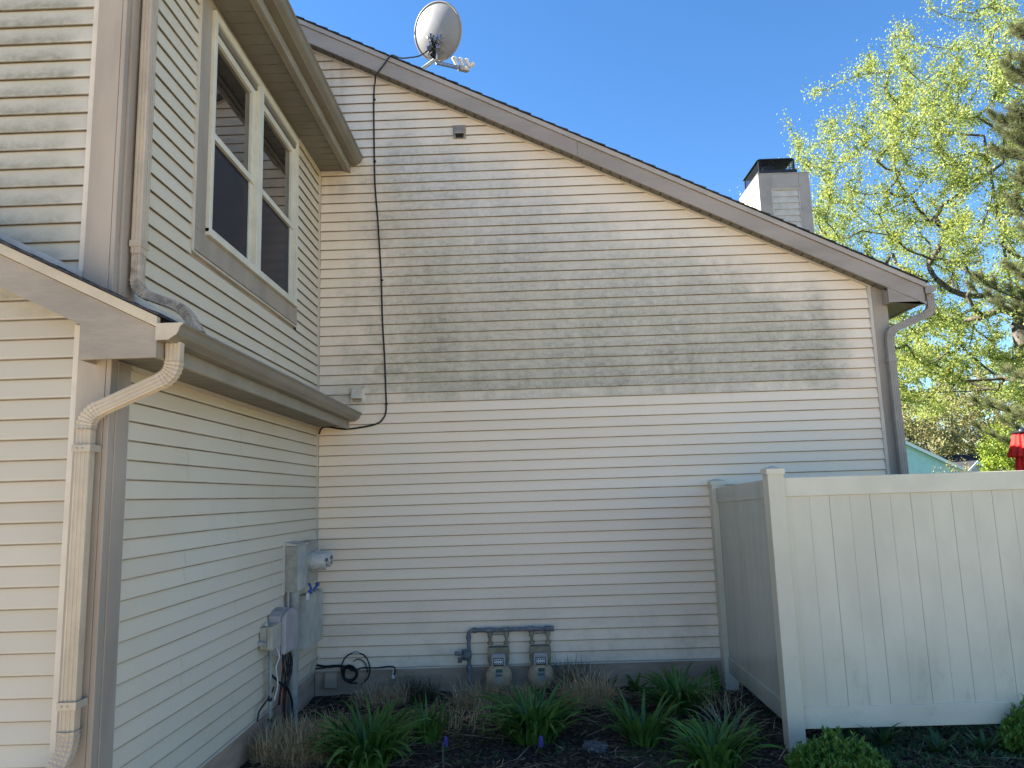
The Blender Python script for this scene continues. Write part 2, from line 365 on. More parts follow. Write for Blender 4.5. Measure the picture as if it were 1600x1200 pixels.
# starter strips
b=MB(); b.prism([(YM-.016,-.1035),(YM-.002,-.1035),(YM-.002,-.116),(YM-.020,-.116)],'x',XL+.01,JR)
b.build('starter_strip',J,house)
b=MB(); b.prism([(XL+.006,-.1035),(XL-.006,-.1035),(XL-.006,-.116),(XL+.010,-.116)],'y',3.79,YM-.02); b.build('starter_strip',J,house)
# corner boards of the wing
def board(boxes,name='corner_board',mat=None,bev=.003):
    b=MB()
    for q in boxes: b.box(*q)
    return b.build(name,mat or M['trim'],house,bevel=bev)
board([(-2.205,-2.062,YF-.022,YF+.02,GZ-.02,2.36)])
board([(-2.060,-2.034,YF-.022,YF+.035,GZ-.02,2.30)])
board([(XL-.03,-2.030,YF+.037,3.757,GZ-.02,2.22)])
board([(-2.205,-2.075,YF-.022,YF+.02,2.5,4.98)])
board([(-2.073,-2.050,YF-.022,YF+.02,2.5,4.98)])
board([(XL-.03,-2.037,YF+.022,3.766,2.52,4.93)])
board([(JR+.034,XR,YM-.026,YM+.02,GZ,3.47)])
board([(XR-.02,XR+.006,YM+.0225,YM+.15,GZ,3.27)])

# ---- roofs
def shingle_roof(name,x0,z0,slope,length,y0,y1,parent=house,cap=True,exp=.14,sgn=-1):
    """courses climbing from (x0,z0) towards sgn*x"""
    b=MB(); n=int(length/exp)+1; c=1/math.sqrt(1+slope*slope)
    for k in range(n):
        a=k*exp*c; e=min(length*c,(k+1)*exp*c+.02)
        xa,xb=x0+sgn*a,x0+sgn*e; za,zb=z0+slope*a,z0+slope*e
        r=random.Random(k*7+int(y0*10)); yy=y0-r.uniform(0,.006)
        y=yy
        while y<y1-.01:
            w=r.choice([.16,.25,.33,.2]); yn=min(y1,y+w); h=.011+r.uniform(0,.006)
            b.add([(xa,y,za+.004),(xa,yn,za+.004),(xb,yn,zb),(xb,y,zb),(xa,y,za+h+.004),(xa,yn,za+h+.004),(xb,yn,zb+.006),(xb,y,zb+.006)],
              [(0,3,2,1),(4,5,6,7),(0,1,5,4),(1,2,6,5),(2,3,7,6),(3,0,4,7)]); y=yn+.004
    return b.build(name,M['shing'],parent)
# main gable
TOP=.222
rz=lambda x:rake_z(x)+TOP
L1=(4.085+5)*math.sqrt(1+.4975**2)
shingle_roof('shingle_roof',4.085,rz(4.085)+.002,.4975,L1,7.150,15.4)
shingle_roof('shingle_roof',-14.0,rz(-5)+.002-9*.4975,.4975,9*math.sqrt(1+.4975**2),7.15,15.4,sgn=1)
b=MB(); b.prism([(4.07,rz(4.07)-.02),(4.07,rz(4.07)),(-5,rz(-5)),(-14,rz(-5)-9*.4975),(-14,rz(-5)-9*.4975-.02),(-5,rz(-5)-.02)],'y',7.20,15.3); b.build('roof_deck',M['found'],house)
def rake(x0,x1,zf,y0,y1,name,mat):
    b=MB(); z0,z1=zf; b.prism([(x0,rake_z(x0)+z0),(x1,rake_z(x1)+z0),(x1,rake_z(x1)+z1),(x0,rake_z(x0)+z1)],'y',y0,y1); return b.build(name,mat,house,bevel=.002)
rake(-5,.665,(0,.167),7.18,7.205,'rake_board',M['trimx']); rake(.667,4.035,(0,.167),7.182,7.205,'rake_board',M['trimx'])
rake(-5,4.062,(.169,TOP-.001),7.163,7.21,'rake_trim',M['rtrim'])
b=MB(); x0,x1=-14,-5; b.prism([(-14,rz(-5)-9*.4975-.22),(-5,rz(-5)-.22),(-5,rz(-5)),(-14,rz(-5)-9*.4975)],'y',7.18,7.2); b.build('rake_board',M['trimx'],house)
# boxed eave return at the right
b=MB(); b.prism([(3.690,3.270),(4.058,3.270),(4.058,rake_z(4.058)-.001),(3.690,rake_z(3.690)-.001)],'y',7.186,7.21); b.build('eave_return',M['trimx'],house,bevel=.002)
b=MB(); b.prism([(7.2115,3.270),(YM-.03,3.270),(YM-.03,3.44),(7.2115,3.40)],'x',3.690,3.712); b.build('eave_return',M['trim'],house)
def grooved(a,c,z0,z1,p0,pitch,w=.008,dp=.007):
    """closed profile from a to c with notches cut up into its underside"""
    out=[(a,z0)]; q=p0+math.ceil((a+.02-p0)/pitch)*pitch
    while q+w<c-.02: out+=[(q,z0),(q+.001,z0+dp),(q+w-.001,z0+dp),(q+w,z0)]; q+=pitch
    return out+[(c,z0),(c,z1),(a,z1)]
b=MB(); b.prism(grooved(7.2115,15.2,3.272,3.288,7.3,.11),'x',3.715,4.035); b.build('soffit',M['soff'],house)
b=MB(); b.box(4.04,4.062,7.2115,15.2,3.262,3.44); b.build('fascia',M['trim'],house)
# sloping soffit under the rake with its seams
b=MB(); x0,x1=-5,3.70; pr2=grooved(x0,x1,.010,.034,-.0,.100,.012,.018)
b.prism([(x,rake_z(x)+dz_) for x,dz_ in pr2],'y',7.206,YM+.01); b.build('soffit',M['soff'],house)

def kprof():
    return [(0,0),(.062,0),(.068,.006),(.080,.013),(.098,.024),(.108,.040),(.112,.056),(.118,.066),(.128,.072),(.130,.080),(.124,.082),(.122,.076),(.112,.070),(.106,.058),(.102,.042),(.093,.029),(.078,.018),(.064,.008),(.004,.005),(.004,.080),(0,.080)]
def gutter(x,z,y0,y1,mat=None,scale=1.0):
    b=MB(); b.prism([(x+p*scale,z+q*scale) for p,q in kprof()],'y',y0,y1)
    g=b.build('gutter',mat or M['gut'],house)
    for yy in (y0,y1-.003):
        c=MB(); outl=kprof()[:10]+[(0,.080)]
        c.prism([(x+p*scale*1.012-.001,z+q*scale*1.02-.001) for p,q in outl],'y',yy-.0015,yy+.0015)
        c.build('end_cap',M['spout'] if yy==y0 and mat is None else (mat or M['gut']),g)
    return g
gutter(4.064,3.352,7.19,15.1,M['spoutg'])
# upper eave of the wing
gutter(-1.722,4.984,3.34,YM-.02,scale=1.05)
b=MB(); b.box(-1.745,-1.724,3.36,YM-.012,4.902,5.06); b.build('fascia',M['gut2'],house,bevel=.002)
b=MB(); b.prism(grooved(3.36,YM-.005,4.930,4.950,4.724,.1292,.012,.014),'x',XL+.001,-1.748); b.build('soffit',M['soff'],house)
b=MB(); b.box(-1.785,-1.748,3.36,YM-.03,4.914,4.929); b.build('fascia_lip',M['gut2'],house)
b=MB(); b.prism([(-1.71,5.055),(-1.70,5.075),(-6.2,7.32),(-8.6,6.12),(-8.6,6.09),(-6.2,7.29)],'y',3.38,YM-.002); b.build('roof_deck',M['found'],house)
shingle_roof('shingle_roof',-1.665,5.062,.4995,4.53*1.118,3.33,YM-.004)
b=MB(); b.prism([(-1.73,4.9),(-1.73,5.06),(-6.2,7.29),(-8.6,6.09),(-8.6,5.93),(-6.2,7.13)],'y',3.36,3.385); b.build('rake_board',M['trimx'],house)
b=MB(); b.prism([(-2.0,4.93),(-1.75,4.93),(-1.75,4.935),(-2.0,4.985),(-6.2,7.09),(-6.2,7.07)],'y',3.386,YF); b.build('soffit',M['soff'],house)

# lower eave: pent roof round the corner of the wing
YP=3.420
pr_=lambda x:2.36+.5*(-2.11-x)                        # bottom of the lower rake board
XB=-7.2
def prake(z0,z1,x0,x1,y0,y1,name,mat):
    b=MB(); b.prism([(x0,pr_(x0)+z0),(x1,pr_(x1)+z0),(x1,pr_(x1)+z1),(x0,pr_(x0)+z1)],'y',y0,y1); return b.build(name,mat,house,bevel=.002)
b=MB(); b.prism([(-2.107,2.187),(-1.733,2.187),(-1.733,pr_(-1.733)+.160),(XB,pr_(XB)+.160),(XB,pr_(XB)),(-2.107,pr_(-2.107))],'y',YP,YP+.022); b.build('rake_board',M['trimf'],house,bevel=.002)
prake(.162,.215,XB,-1.728,YP-.016,YP+.02,'rake_trim',M['rtrim2'])
b=MB(); b.box(-1.755,-1.733,YP+.0225,YM-.012,2.190,2.36); b.build('fascia',M['gut2'],house,bevel=.002)
# soffits
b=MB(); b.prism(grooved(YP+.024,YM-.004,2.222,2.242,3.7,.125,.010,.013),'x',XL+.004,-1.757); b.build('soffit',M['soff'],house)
b=MB(); b.box(-2.107,XL+.0035,YP+.024,YF-.025,2.222,2.230); b.build('soffit',M['soff'],house)
b=MB(); b.prism([(XB,pr_(XB)+.02),(-2.11,pr_(-2.11)+.02),(-2.11,pr_(-2.11)+.028),(XB,pr_(XB)+.028)],'y',YP+.023,YF+.005); b.build('soffit',M['soff'],house)
b=MB(); b.box(-2.112,-2.108,YP+.023,YF-.024,2.19,2.40); b.build('eave_return',M['trim'],house)
# deck + shingles
dz=.217
shingle_roof('shingle_roof',-1.715,pr_(-1.715)+dz,.5,5.4*1.118,3.398,YF-.002)
b=MB(); b.prism([(-1.72,pr_(-1.72)+dz-.015),(XL,pr_(XL)+dz-.015),(XL,pr_(XL)+dz),(-1.72,pr_(-1.72)+dz)],'y',YF-.001,YM-.003); b.build('roof_deck',M['found'],house)
shingle_roof('shingle_roof',-1.700,pr_(-1.70)+dz,.5,.355*1.118,YF,YM-.004)
b=MB(); x0,x1=XB,-2.21; q=dz+.016
b.prism([(x0,pr_(x0)+q),(x1,pr_(x1)+q),(x1,pr_(x1)+q+.036),(x0,pr_(x0)+q+.036)],'y',YF-.016,YF+.004); b.build('flashing',M['flash'],house)
b=MB(); b.box(XL-.005,XL+.016,3.77,YM-.02,pr_(XL)+dz+.012,pr_(XL)+dz+.045); b.build('flashing',M['flash'],house)
gutter(-1.731,2.268,3.405,YM-.02)

# ---- downspouts
def rprof(w,d,ridges=4,rd=.0035):
    """rounded rectangle w (along B) x d with corrugated faces"""
    pts=[]; r=.008
    def face(ax,ay,bx,by,nx,ny,n):
        L=math.hypot(bx-ax,by-ay); tx,ty=(bx-ax)/L,(by-ay)/L
        for k in range(n):
            c=(k+.5)/n*L
            for s,o in ((-.34,0),(-.16,-rd),(.16,-rd),(.34,0)):
                q=c+s*L/n; pts.append((ax+tx*q+nx*o,ay+ty*q+ny*o))
    hw,hd=w/2,d/2
    face(-hw+r,-hd,hw-r,-hd,0,-1,ridges); pts.extend([(hw-r*.3,-hd+r*.3)]) 
    face(hw,-hd+r,hw,hd-r,1,0,max(2,ridges-1)); pts.extend([(hw-r*.3,hd-r*.3)])
    face(hw-r,hd,-hw+r,hd,0,1,ridges); pts.extend([(-hw+r*.3,hd-r*.3)])
    face(-hw,hd-r,-hw,-hd+r,-1,0,max(2,ridges-1)); pts.extend([(-hw+r*.3,-hd+r*.3)])
    return pts
def pathscale(segs):
    pts=[];sc=[]
    for kind,p in segs:
        if kind=='s':
            for q in p: pts.append(q); sc.append(1)
        else:
            n=len(p)
            for i,q in enumerate(p): pts.append(q); sc.append(1.05 if i%2 else .94)
    return pts,sc
def fillet(P,r,n=14):
    """polyline in 3-D with rounded corners, flagged for crimping"""
    P=[Vector(p) for p in P]; segs=[('s',[P[0]])]
    for i in range(1,len(P)-1):
        a=(P[i-1]-P[i]).normalized(); c=(P[i+1]-P[i]).normalized(); A=P[i]+a*r; C=P[i]+c*r
        el=[]
        for k in range(n+1):
            t=k/n; el.append(A*(1-t)**2+P[i]*2*t*(1-t)+C*t*t)
        segs.append(('e',el))
    segs.append(('s',[P[-1]])); return segs
def downspout(P,B,w,d,r,mat,ridges=4,name='downspout'):
    pts,sc=pathscale(fillet(P,r)); b=MB(); b.sweep(pts,B,rprof(w,d,ridges),sc); return b.build(name,mat,house)
# front downspout of the wing; lies in the plane y = const, B = y; profile q runs across in x
yd=3.520
sp=downspout([(-1.692,yd,2.275),(-1.692,yd,2.115),(-2.108,yd,1.935),(-2.108,yd,.40),(-2.20,yd-.10,.20),(-2.24,yd-.16,.16)],(0,1,0),.055,.078,.07,M['spout'])
def strap(x0,x1,y0,y1,z,par,mat):
    b=MB(); h=.017
    b.box(x0-.003,x1+.003,y0-.0035,y0-.0005,z-h,z+h); b.box(x1+.0005,x1+.0035,y0-.0005,y1+.02,z-h,z+h); b.box(x0-.0035,x0-.0005,y0-.0005,y1+.02,z-h,z+h)
    s=b.build('strap',mat,par)
    c=MB()
    for dx in (.022,.048): c.lathe([(.005,0),(.005,.002),(.002,.004)],(x0+dx,y0-.0035,z),(0,-1,0),8)
    c.build('rivet',M['steel'],par)
strap(-2.150,-2.066,yd-.033,yd+.033,1.77,sp,M['spout']); strap(-2.150,-2.066,yd-.033,yd+.033,.60,sp,M['spout'])
for za,zb in ((.482,.488),(1.858,1.861)):
    b=MB(); b.box(-2.151,-2.065,yd-.0345,yd+.0345,za,zb); b.build('joint_band',M['spoutd'],sp)
# upper downspout running down onto the pent roof
yu=3.712
sp=downspout([(-1.995,yu,4.98),(-1.995,yu,2.60),(-1.735,yu-.01,2.495),(-1.655,yu-.01,2.36)],(0,1,0),.075,.052,.065,M['spoutd'])
up=MB(); up.sweep([Vector((-1.995,yu,4.975)),Vector((-1.995,yu,2.80))],(0,1,0),rprof(.079,.056,3)); up.build('upper_length',M['spout'],sp)
b=MB(); b.box(-2.026,-1.964,yu-.043,yu+.043,2.835,2.87); b.build('strap',M['spout'],sp)
# right hand corner downspout
yr=7.262
sp=downspout([(4.135,yr,3.36),(4.135,yr,3.175),(3.708,yr,3.00),(3.690,yr,2.9),(3.690,yr,-.30)],(0,1,0),.055,.080,.065,M['spoutg'])
strap(3.648,3.732,yr-.03,yr+.03,2.70,sp,M['spoutg'])

# ---- the double window
win=bpy.data.objects.new('double_window',None); COL.objects.link(win); win.parent=house; win.location=Vector((XL,5.5,4))-house.location
def wb(boxes,name,mat,bev=.002):
    b=MB()
    for q in boxes: b.box(*q)
    return b.build(name,mat,win,bevel=bev)
X0=XL
wb([(X0-.02,X0+.012,4.433,4.458,3.075,4.93),(X0-.02,X0+.008,4.458,6.575,3.075,3.090),(X0-.02,X0+.012,6.575,6.592,3.075,4.93)],'channel_strip',J,.001)
wb([(X0-.02,X0+.016,4.460,4.600,3.2395,4.925),(X0-.02,X0+.016,6.507,6.573,3.2395,4.861),(X0-.02,X0+.0155,4.60,6.573,4.862,4.925)],'casing',M['trim'],.002)
wb([(X0-.02,X0+.016,4.460,6.573,3.092,3.2385)],'casing',M['trim'],.002)
wb([(X0-.02,X0+.040,4.603,4.650,3.26,4.86),(X0-.02,X0+.040,6.455,6.505,3.26,4.86),(X0-.02,X0+.040,4.650,6.455,4.800,4.8615),(X0-.02,X0+.040,5.455,5.560,3.29,4.80),(X0-.02,X0+.044,4.603,6.505,3.240,3.29)],'window_frame',M['frame'],.003)
wb([(X0-.02,X0+.022,4.650,5.455,4.757,4.80),(X0-.02,X0+.022,5.56,6.455,4.757,4.80)],'head_stop',M['soff'],.001)
for (a,c) in ((4.650,5.455),(5.560,6.455)):
    # upper sash further out, lower sash behind a screen
    wb([(X0-.03,X0+.006,a,a+.035,3.99,4.755),(X0-.03,X0+.006,c-.06,c,3.99,4.755),(X0-.03,X0+.006,a+.035,c-.06,4.70,4.755),(X0-.03,X0+.010,a,c,3.965,4.012)],'sash',M['frame'],.0015)
    wb([(X0-.03,X0-.004,a,a+.030,3.29,3.965),(X0-.03,X0-.004,c-.05,c,3.29,3.965),(X0-.03,X0-.004,a+.03,c-.05,3.29,3.335)],'sash',M['frame'],.0015)
    for (p,q,r,s_,xx,mt) in ((a+.03,c-.055,4.008,4.705,-.018,'pane'),(a+.025,c-.045,3.33,3.97,-.0155,'screen')):
        b=MB(); b.box(X0+xx-.004,X0+xx,p,q,r,s_); b.build('pane',M[mt],win)
# ---- vent hoods
def vent(x,z,w,h,mat,flap):
    v=bpy.data.objects.new('vent_hood',None); COL.objects.link(v); v.parent=house; v.location=Vector((x,YM,z))-house.location
    b=MB(); b.box(x-w/2,x+w/2,YM-.028,YM-.006,z-h/2,z+h/2); b.build('base_plate',mat,v,bevel=.003)
    b=MB(); b.prism([(YM-.028,z+h*.36),(YM-.04,z+h*.36),(YM-.085,z-h*.22),(YM-.085,z-h*.30),(YM-.028,z-h*.30)],'x',x-w*.36,x+w*.36); b.build('hood',mat,v,bevel=.003)
    b=MB(); b.box(x-w*.30,x+w*.30,YM-.080,YM-.030,z-h*.304,z-h*.308); b.box(x-w*.31,x+w*.31,YM-.0292,YM-.0282,z-h*.47,z-h*.308); b.build('opening',flap,v)
    return v
vent(-.563,5.318,.135,.15,M['spoutg'],M['gface'])
M['vent']=paint('stained_vent_plastic',(.66,.58,.43),.5,.08,9,(.22,.27,.13),.8,.05,60,None,.4,0,11)
vent(-1.648,2.540,.150,.165,M['vent'],M['spout'])
b=MB(); b.prism([(YM-.006,-.125),(YM-.026,-.125),(YM-.052,-.265),(YM-.006,-.270)],'x',-1.955,-1.838); b.build('access_cover',M['found'],house,bevel=.003)

# ---- chimney
ch=bpy.data.objects.new('chimney',None); COL.objects.link(ch); ch.parent=house; ch.location=Vector((3.75,10.8,5))-house.location
cx0,cx1,cy0,cy1,cz=3.755,4.535,10.8,11.75,6.26
b=MB(); b.box(cx0+.02,cx1-.02,cy0+.02,cy1-.02,3.3,cz-.03); b.build('chase_core',M['brd'],ch)
b=MB(); b.box(cx0,cx0+.185,cy0-.004,cy0+.03,3.3,cz); b.box(cx1-.165,cx1,cy0-.004,cy0+.03,3.3,cz); b.box(cx0+.186,cx1-.166,cy0-.002,cy0+.03,cz-.235,cz)
b.box(cx0-.002,cx0+.03,cy0+.031,cy0+.17,3.3,cz); b.box(cx0-.002,cx0+.03,cy1-.17,cy1,3.3,cz); b.box(cx0-.001,cx0+.03,cy0+.171,cy1-.171,cz-.235,cz); b.box(cx1-.03,cx1+.002,cy0+.031,cy1,3.3,cz); b.box(cx0,cx1,cy1-.0,cy1+.02,3.3,cz)
b.box(cx0-.006,cx1+.006,cy0-.010,cy1+.02,cz+.001,cz+.014)
b.build('chase_board',M['brd'],ch,bevel=.003)
def smallsiding(name,mp,s0,s1,z0,z1):
    b=MB(); n=int(z0/EXP)
    while n*EXP<z1:
        a,c=max(z0,n*EXP),min(z1,(n+1)*EXP)
        b.add([mp(s0,a+.004,0),mp(s0,a,.014),mp(s0,c,.002),mp(s1,a+.004,0),mp(s1,a,.014),mp(s1,c,.002)],[(0,3,4,1),(1,4,5,2)]); n+=1
    b.build(name,M['sF2'],ch)
M['sF2']=paint('chimney_siding',(.56,.50,.41),.5,.08,6,(.32,.32,.28),.5,0)
smallsiding('siding_panel',lambda s,z,d:(s,cy0+.016-d,z),cx0+.20,cx1-.18,4.4,cz-.236)
smallsiding('siding_panel',lambda s,z,d:(cx0+.018-d,s,z),cy0+.185,cy1-.185,4.6,cz-.236)
b=MB(); b.box(cx0+.186,cx0+.20,cy0-.003,cy0+.01,4.4,cz-.236); b.box(cx1-.18,cx1-.167,cy0-.003,cy0+.01,4.4,cz-.236); b.box(cx0+.2,cx1-.18,cy0-.003,cy0+.01,cz-.248,cz-.2365); b.build('channel_strip',J,ch)
b=MB(); k0,k1,m0,m1=3.80,4.37,10.87,11.60; zz=cz+.015
b.box(k0,k1+.02,m0,m1,zz,zz+.085); b.box(k0+.10,k0+.30,m0+.1,m0+.5,zz+.085,zz+.19)
b.prism([(k0-.02,zz+.245),(k1-.02,zz+.245),(k1-.05,zz+.262),(k0+.02,zz+.262)],'y',m0-.02,m1+.03)
for xx in (k0,k1-.03):
    for yy in (m0,m1-.02): b.box(xx,xx+.02,yy,yy+.02,zz+.085,zz+.245)
for i in range(1,14):
    x=k0+(k1-k0)*i/14
    for yy in (m0+.01,m1-.01): b.box(x-.0022,x+.0022,yy-.002,yy+.002,zz+.085,zz+.245)
for i in range(1,19):
    y=m0+(m1-m0)*i/19
    for xx in (k0+.01,k1-.02): b.box(xx-.002,xx+.002,y-.0022,y+.0022,zz+.085,zz+.245)
for i in range(1,5):
    z=zz+.085+.16*i/5
    for yy in (m0+.01,m1-.01): b.box(k0,k1-.01,yy-.0018,yy+.0018,z-.0018,z+.0018)
    for xx in (k0+.01,k1-.02): b.box(xx-.0018,xx+.0018,m0,m1,z-.0018,z+.0018)
b.build('chimney_cap',M['blackm'],ch)

# ------------------------------------------------------------ satellite dish
dish=thing('satellite_dish',(-1.22,8.0,6.15),'grey oval satellite dish on a slanted mast above the long roof edge','satellite dish')
n_=Vector((.47,.80,.33)).normalized(); C0=Vector((-.850,8.02,6.965)); up_=Vector((.24,.0,1)); up_=(up_-n_*up_.dot(n_)).normalized(); rt_=up_.cross(n_).normalized()
def reflector(rx,ry,depth,th,nr=10,na=48):
    b=MB()
    for side in (0,1):
        base=len(b.v); b.v.append(tuple(C0+n_*(-depth+th*side)))
        for i in range(1,nr+1):
            for k in range(na):
                w=2*math.pi*k/na; q=i/nr; p=C0+rt_*(rx*q*math.cos(w))+up_*(ry*q*math.sin(w))+n_*(-depth+depth*q*q+th*side); b.v.append(tuple(p))
        for k in range(na): b.f.append((base,base+1+k,base+1+(k+1)%na))
        for i in range(nr-1):
            for k in range(na): b.f.append((base+1+i*na+k,base+1+(i+1)*na+k,base+1+(i+1)*na+(k+1)%na,base+1+i*na+(k+1)%na))
    N=1+nr*na
    for k in range(na): b.f.append((1+(nr-1)*na+k,1+(nr-1)*na+(k+1)%na,N+1+(nr-1)*na+(k+1)%na,N+1+(nr-1)*na+k))
    return b
reflector(.33,.325,.075,.012).build('reflector',M['dish'],dish,smooth=True,angle=50)
b=MB(); b.tube([C0+rt_*(.33*math.cos(w))+up_*(.325*math.sin(w))+n_*(-.002) for w in [2*math.pi*k/48 for k in range(49)]],.011,8); b.build('rim',M['spoutg'],dish,smooth=True)
Bk=C0-n_*.13-up_*.16-rt_*.05
b=MB(); b.tube([(-1.33,8.0,6.13),(-1.20,8.0,6.36),Bk-up_*.16,Bk-up_*.02],.024,12); b.build('mast',M['dmetal'],dish,smooth=True)
b=MB()
for i in range(26):
    p=Bk+rt_*random.uniform(-.07,.09)+up_*random.uniform(-.08,.11)+n_*random.uniform(-.04,.05); s_=random.uniform(.010,.026)
    b.box(p.x-s_,p.x+s_,p.y-s_*.6,p.y+s_*.6,p.z-s_*1.4,p.z+s_*1.4)
b.tube([Bk+rt_*.1+up_*.07,C0-n_*.065+rt_*.11-up_*.05],.012,8); b.tube([Bk-rt_*.05+up_*.09,C0-n_*.065-rt_*.1-up_*.05],.012,8)
b.tube([Bk+rt_*.08-up_*.06,C0-n_*.055+rt_*.11-up_*.24],.012,8); b.tube([Bk-rt_*.05-up_*.06,C0-n_*.055-rt_*.1-up_*.24],.012,8)
b.build('bracket',M['dmetal'],dish,bevel=.002)
b=MB()
for i in range(5):
    q=[Bk+rt_*random.uniform(-.07,.07)+up_*random.uniform(-.12,.12)-n_*random.uniform(.03,.07) for _ in range(4)]
    b.tube(bez(q+[Bk-up_*.18-n_*.02],5),.007,6)
b.build('cable_loop',M['black'],dish)
A0=Bk-up_*.20; A1=Vector((-.60,8.3,6.66))
b=MB(); d_=(A1-A0).normalized(); s1=d_.cross(Vector((0,0,1))).normalized(); s2=s1.cross(d_)
b.sweep([A0,A1],s1,[(-.014,-.02),(.014,-.02),(.014,.02),(-.014,.02)]); b.build('feed_arm',M['dmetal'],dish)
hb=MB(); hb.sweep([A1-d_*.04,A1+d_*.11],s1,[(-.03,-.03),(.03,-.03),(.03,.025),(-.03,.025)]); hb.build('feed_bracket',M['greyp'],dish,bevel=.006)
for i in range(3):
    p=A1+Vector((-.07+.075*i,-.03+.01*i,.075-.010*i)); ax=Vector((-.35,-.1,1)).normalized()
    b=MB(); b.lathe([(.004,-.052),(.020,-.050),(.023,-.02),(.021,.01),(.031,.030),(.031,.047),(.024,.055),(.005,.058)],p,ax,18); b.build('receiver',M['lnb'],dish,smooth=True,angle=40)
b=MB(); p=A1+Vector((.13,0,.045)); b.lathe([(.004,-.05),(.028,-.045),(.032,0),(.026,.03),(.004,.035)],p,(.8,-.1,.3),16); b.build('receiver_body',M['lnb'],dish,smooth=True,angle=40)

# ------------------------------------------------------------ cables on the wall
b=MB(); YC=YM-.022
pts=[(-.967,7.95,6.68),(-1.04,7.78,6.51),(-1.127,7.6,6.376),(-1.195,7.4,6.245),(-1.238,7.2,6.150),(-1.265,7.135,6.10),(-1.330,7.145,6.015),(-1.395,7.158,5.94),(-1.425,7.168,5.895),(-1.445,7.24,5.87),(-1.47,YC,5.85),(-1.475,YC,5.6),(-1.47,YC,5.04),(-1.462,YC,4.72),(-1.438,YC,4.40),(-1.418,YC,4.05),(-1.401,YC,3.705),(-1.392,YC,3.3),(-1.371,YC,2.90),(-1.362,YC,2.6),(-1.357,YC,2.45),(-1.362,YC,2.35),(-1.39,YC,2.285),(-1.45,YC,2.237),(-1.605,YC,2.205),(-1.766,YC,2.192),(-1.86,YC,2.205),(-1.96,YC,2.222),(-2.01,YC,2.205),(-2.03,YC,2.15)]
b.tube(bez(pts,6),.0085,8)
cable=b.build('wall_cable',M['black'],smooth=True); tag(cable,'long black cable hanging down the stained siding from roof edge to low gutter','cable')
for p in ((-1.47,5.72),(-1.468,5.02),(-1.40,3.72),(-1.358,2.43),(-1.62,2.206)):
    b=MB(); b.box(p[0]-.010,p[0]+.016,YC-.016,YC+.012,p[1]-.006,p[1]+.006); k=b.build('cable_clip',M['black']); k.parent=cable
b=MB()
def ring(cx,cz,r,n,yb,amp=.01,a0=0,a1=2*math.pi): return [(cx+(r+amp*math.sin(3*w+n))*math.cos(w),yb-.008*n,cz+(r+amp*math.cos(2*w+n))*math.sin(w)) for w in [a0+(a1-a0)*k/24 for k in range(25)]]
for i,(cx,cz,r) in enumerate([(-1.712,-.135,.062),(-1.715,-.13,.068),(-1.708,-.14,.058),(-1.71,-.133,.073)]): b.tube(ring(cx,cz,r,i*.8,YM-.045,.004),.0075,7)
b.tube(bez([(-1.665,YM-.03,.045),(-1.73,YM-.04,.03),(-1.785,YM-.04,-.04),(-1.79,YM-.04,-.14),(-1.72,YM-.05,-.215),(-1.64,YM-.05,-.225)],6),.0065,7)
b.tube(bez([(-1.64,YM-.03,.045),(-1.57,YM-.04,.02),(-1.525,YM-.04,-.07),(-1.535,YM-.04,-.17),(-1.60,YM-.05,-.235)],6),.0065,7)
b.tube(bez([(-1.68,YM-.03,-.03),(-1.63,YM-.03,-.01),(-1.57,YM-.03,-.05),(-1.545,YM-.03,-.13)],6),.005,6)
b.tube(bez([(-2.03,YM-.03,-.055),(-1.95,YM-.03,-.07),(-1.84,YM-.03,-.065),(-1.74,YM-.035,-.075)],6),.011,8)
b.tube(bez([(-2.04,YM-.04,-.085),(-1.9,YM-.04,-.078),(-1.78,YM-.04,-.075),(-1.66,YM-.05,-.115),(-1.6,YM-.04,-.09),(-1.45,YM-.03,-.095),(-1.35,YM-.03,-.085),(-1.29,YM-.03,-.095),(-1.285,YM-.03,-.14),(-1.30,YM-.03,-.175)],6),.006,7)
coil=b.build('coiled_cable',M['black'],smooth=True); tag(coil,'coil of black cable hung low on the beige siding beside the corner','cable')
b=MB(); b.box(-1.675,-1.640,YM-.048,YM-.02,.03,.062); b.cyl((-1.69,YM-.033,.045),(-1.625,YM-.033,.045),.008,8); k=b.build('splitter',M['steelb'],None); k.parent=coil
b=MB(); b.tube([(-1.30,YM-.035,-.10),(-1.305,YM-.035,-.17)],.004,6); b.lathe([(.012,0),(.017,.004),(.017,.012),(.012,.016)],(-1.30,YM-.03,-.18),(0,-1,0),12); k=b.build('cable_end',M['white'],None); k.parent=coil

# ------------------------------------------------------------ electric gear on the wing wall
WX=XL+.004
cab=thing('meter_cabinet',(WX,6.6,.73),'grey steel electric meter cabinet with two round meters in the wall corner','meter cabinet')
b=MB(); b.box(WX,-1.944,6.365,6.625,.735,1.118); b.build('cabinet_box',M['steel'],cab,bevel=.004)
b=MB(); b.box(-1.9435,-1.939,6.375,6.615,.742,1.112); b.build('door',M['steelb'],cab,bevel=.002)
b=MB(); b.box(WX,-1.948,6.627,7.015,.765,1.135); b.box(-1.948,-1.940,6.64,7.0,.775,1.12); b.build('socket_box',M['steel'],cab,bevel=.004)
b=MB(); b.prism([(WX,1.119),(-1.925,1.119),(-1.925,1.124),(WX,1.15)],'y',6.36,6.63); b.build('top_flange',M['flash'],cab)
b=MB(); b.box(WX-.01,WX+.014,6.325,6.343,.72,1.13); b.build('channel_strip',J,cab)
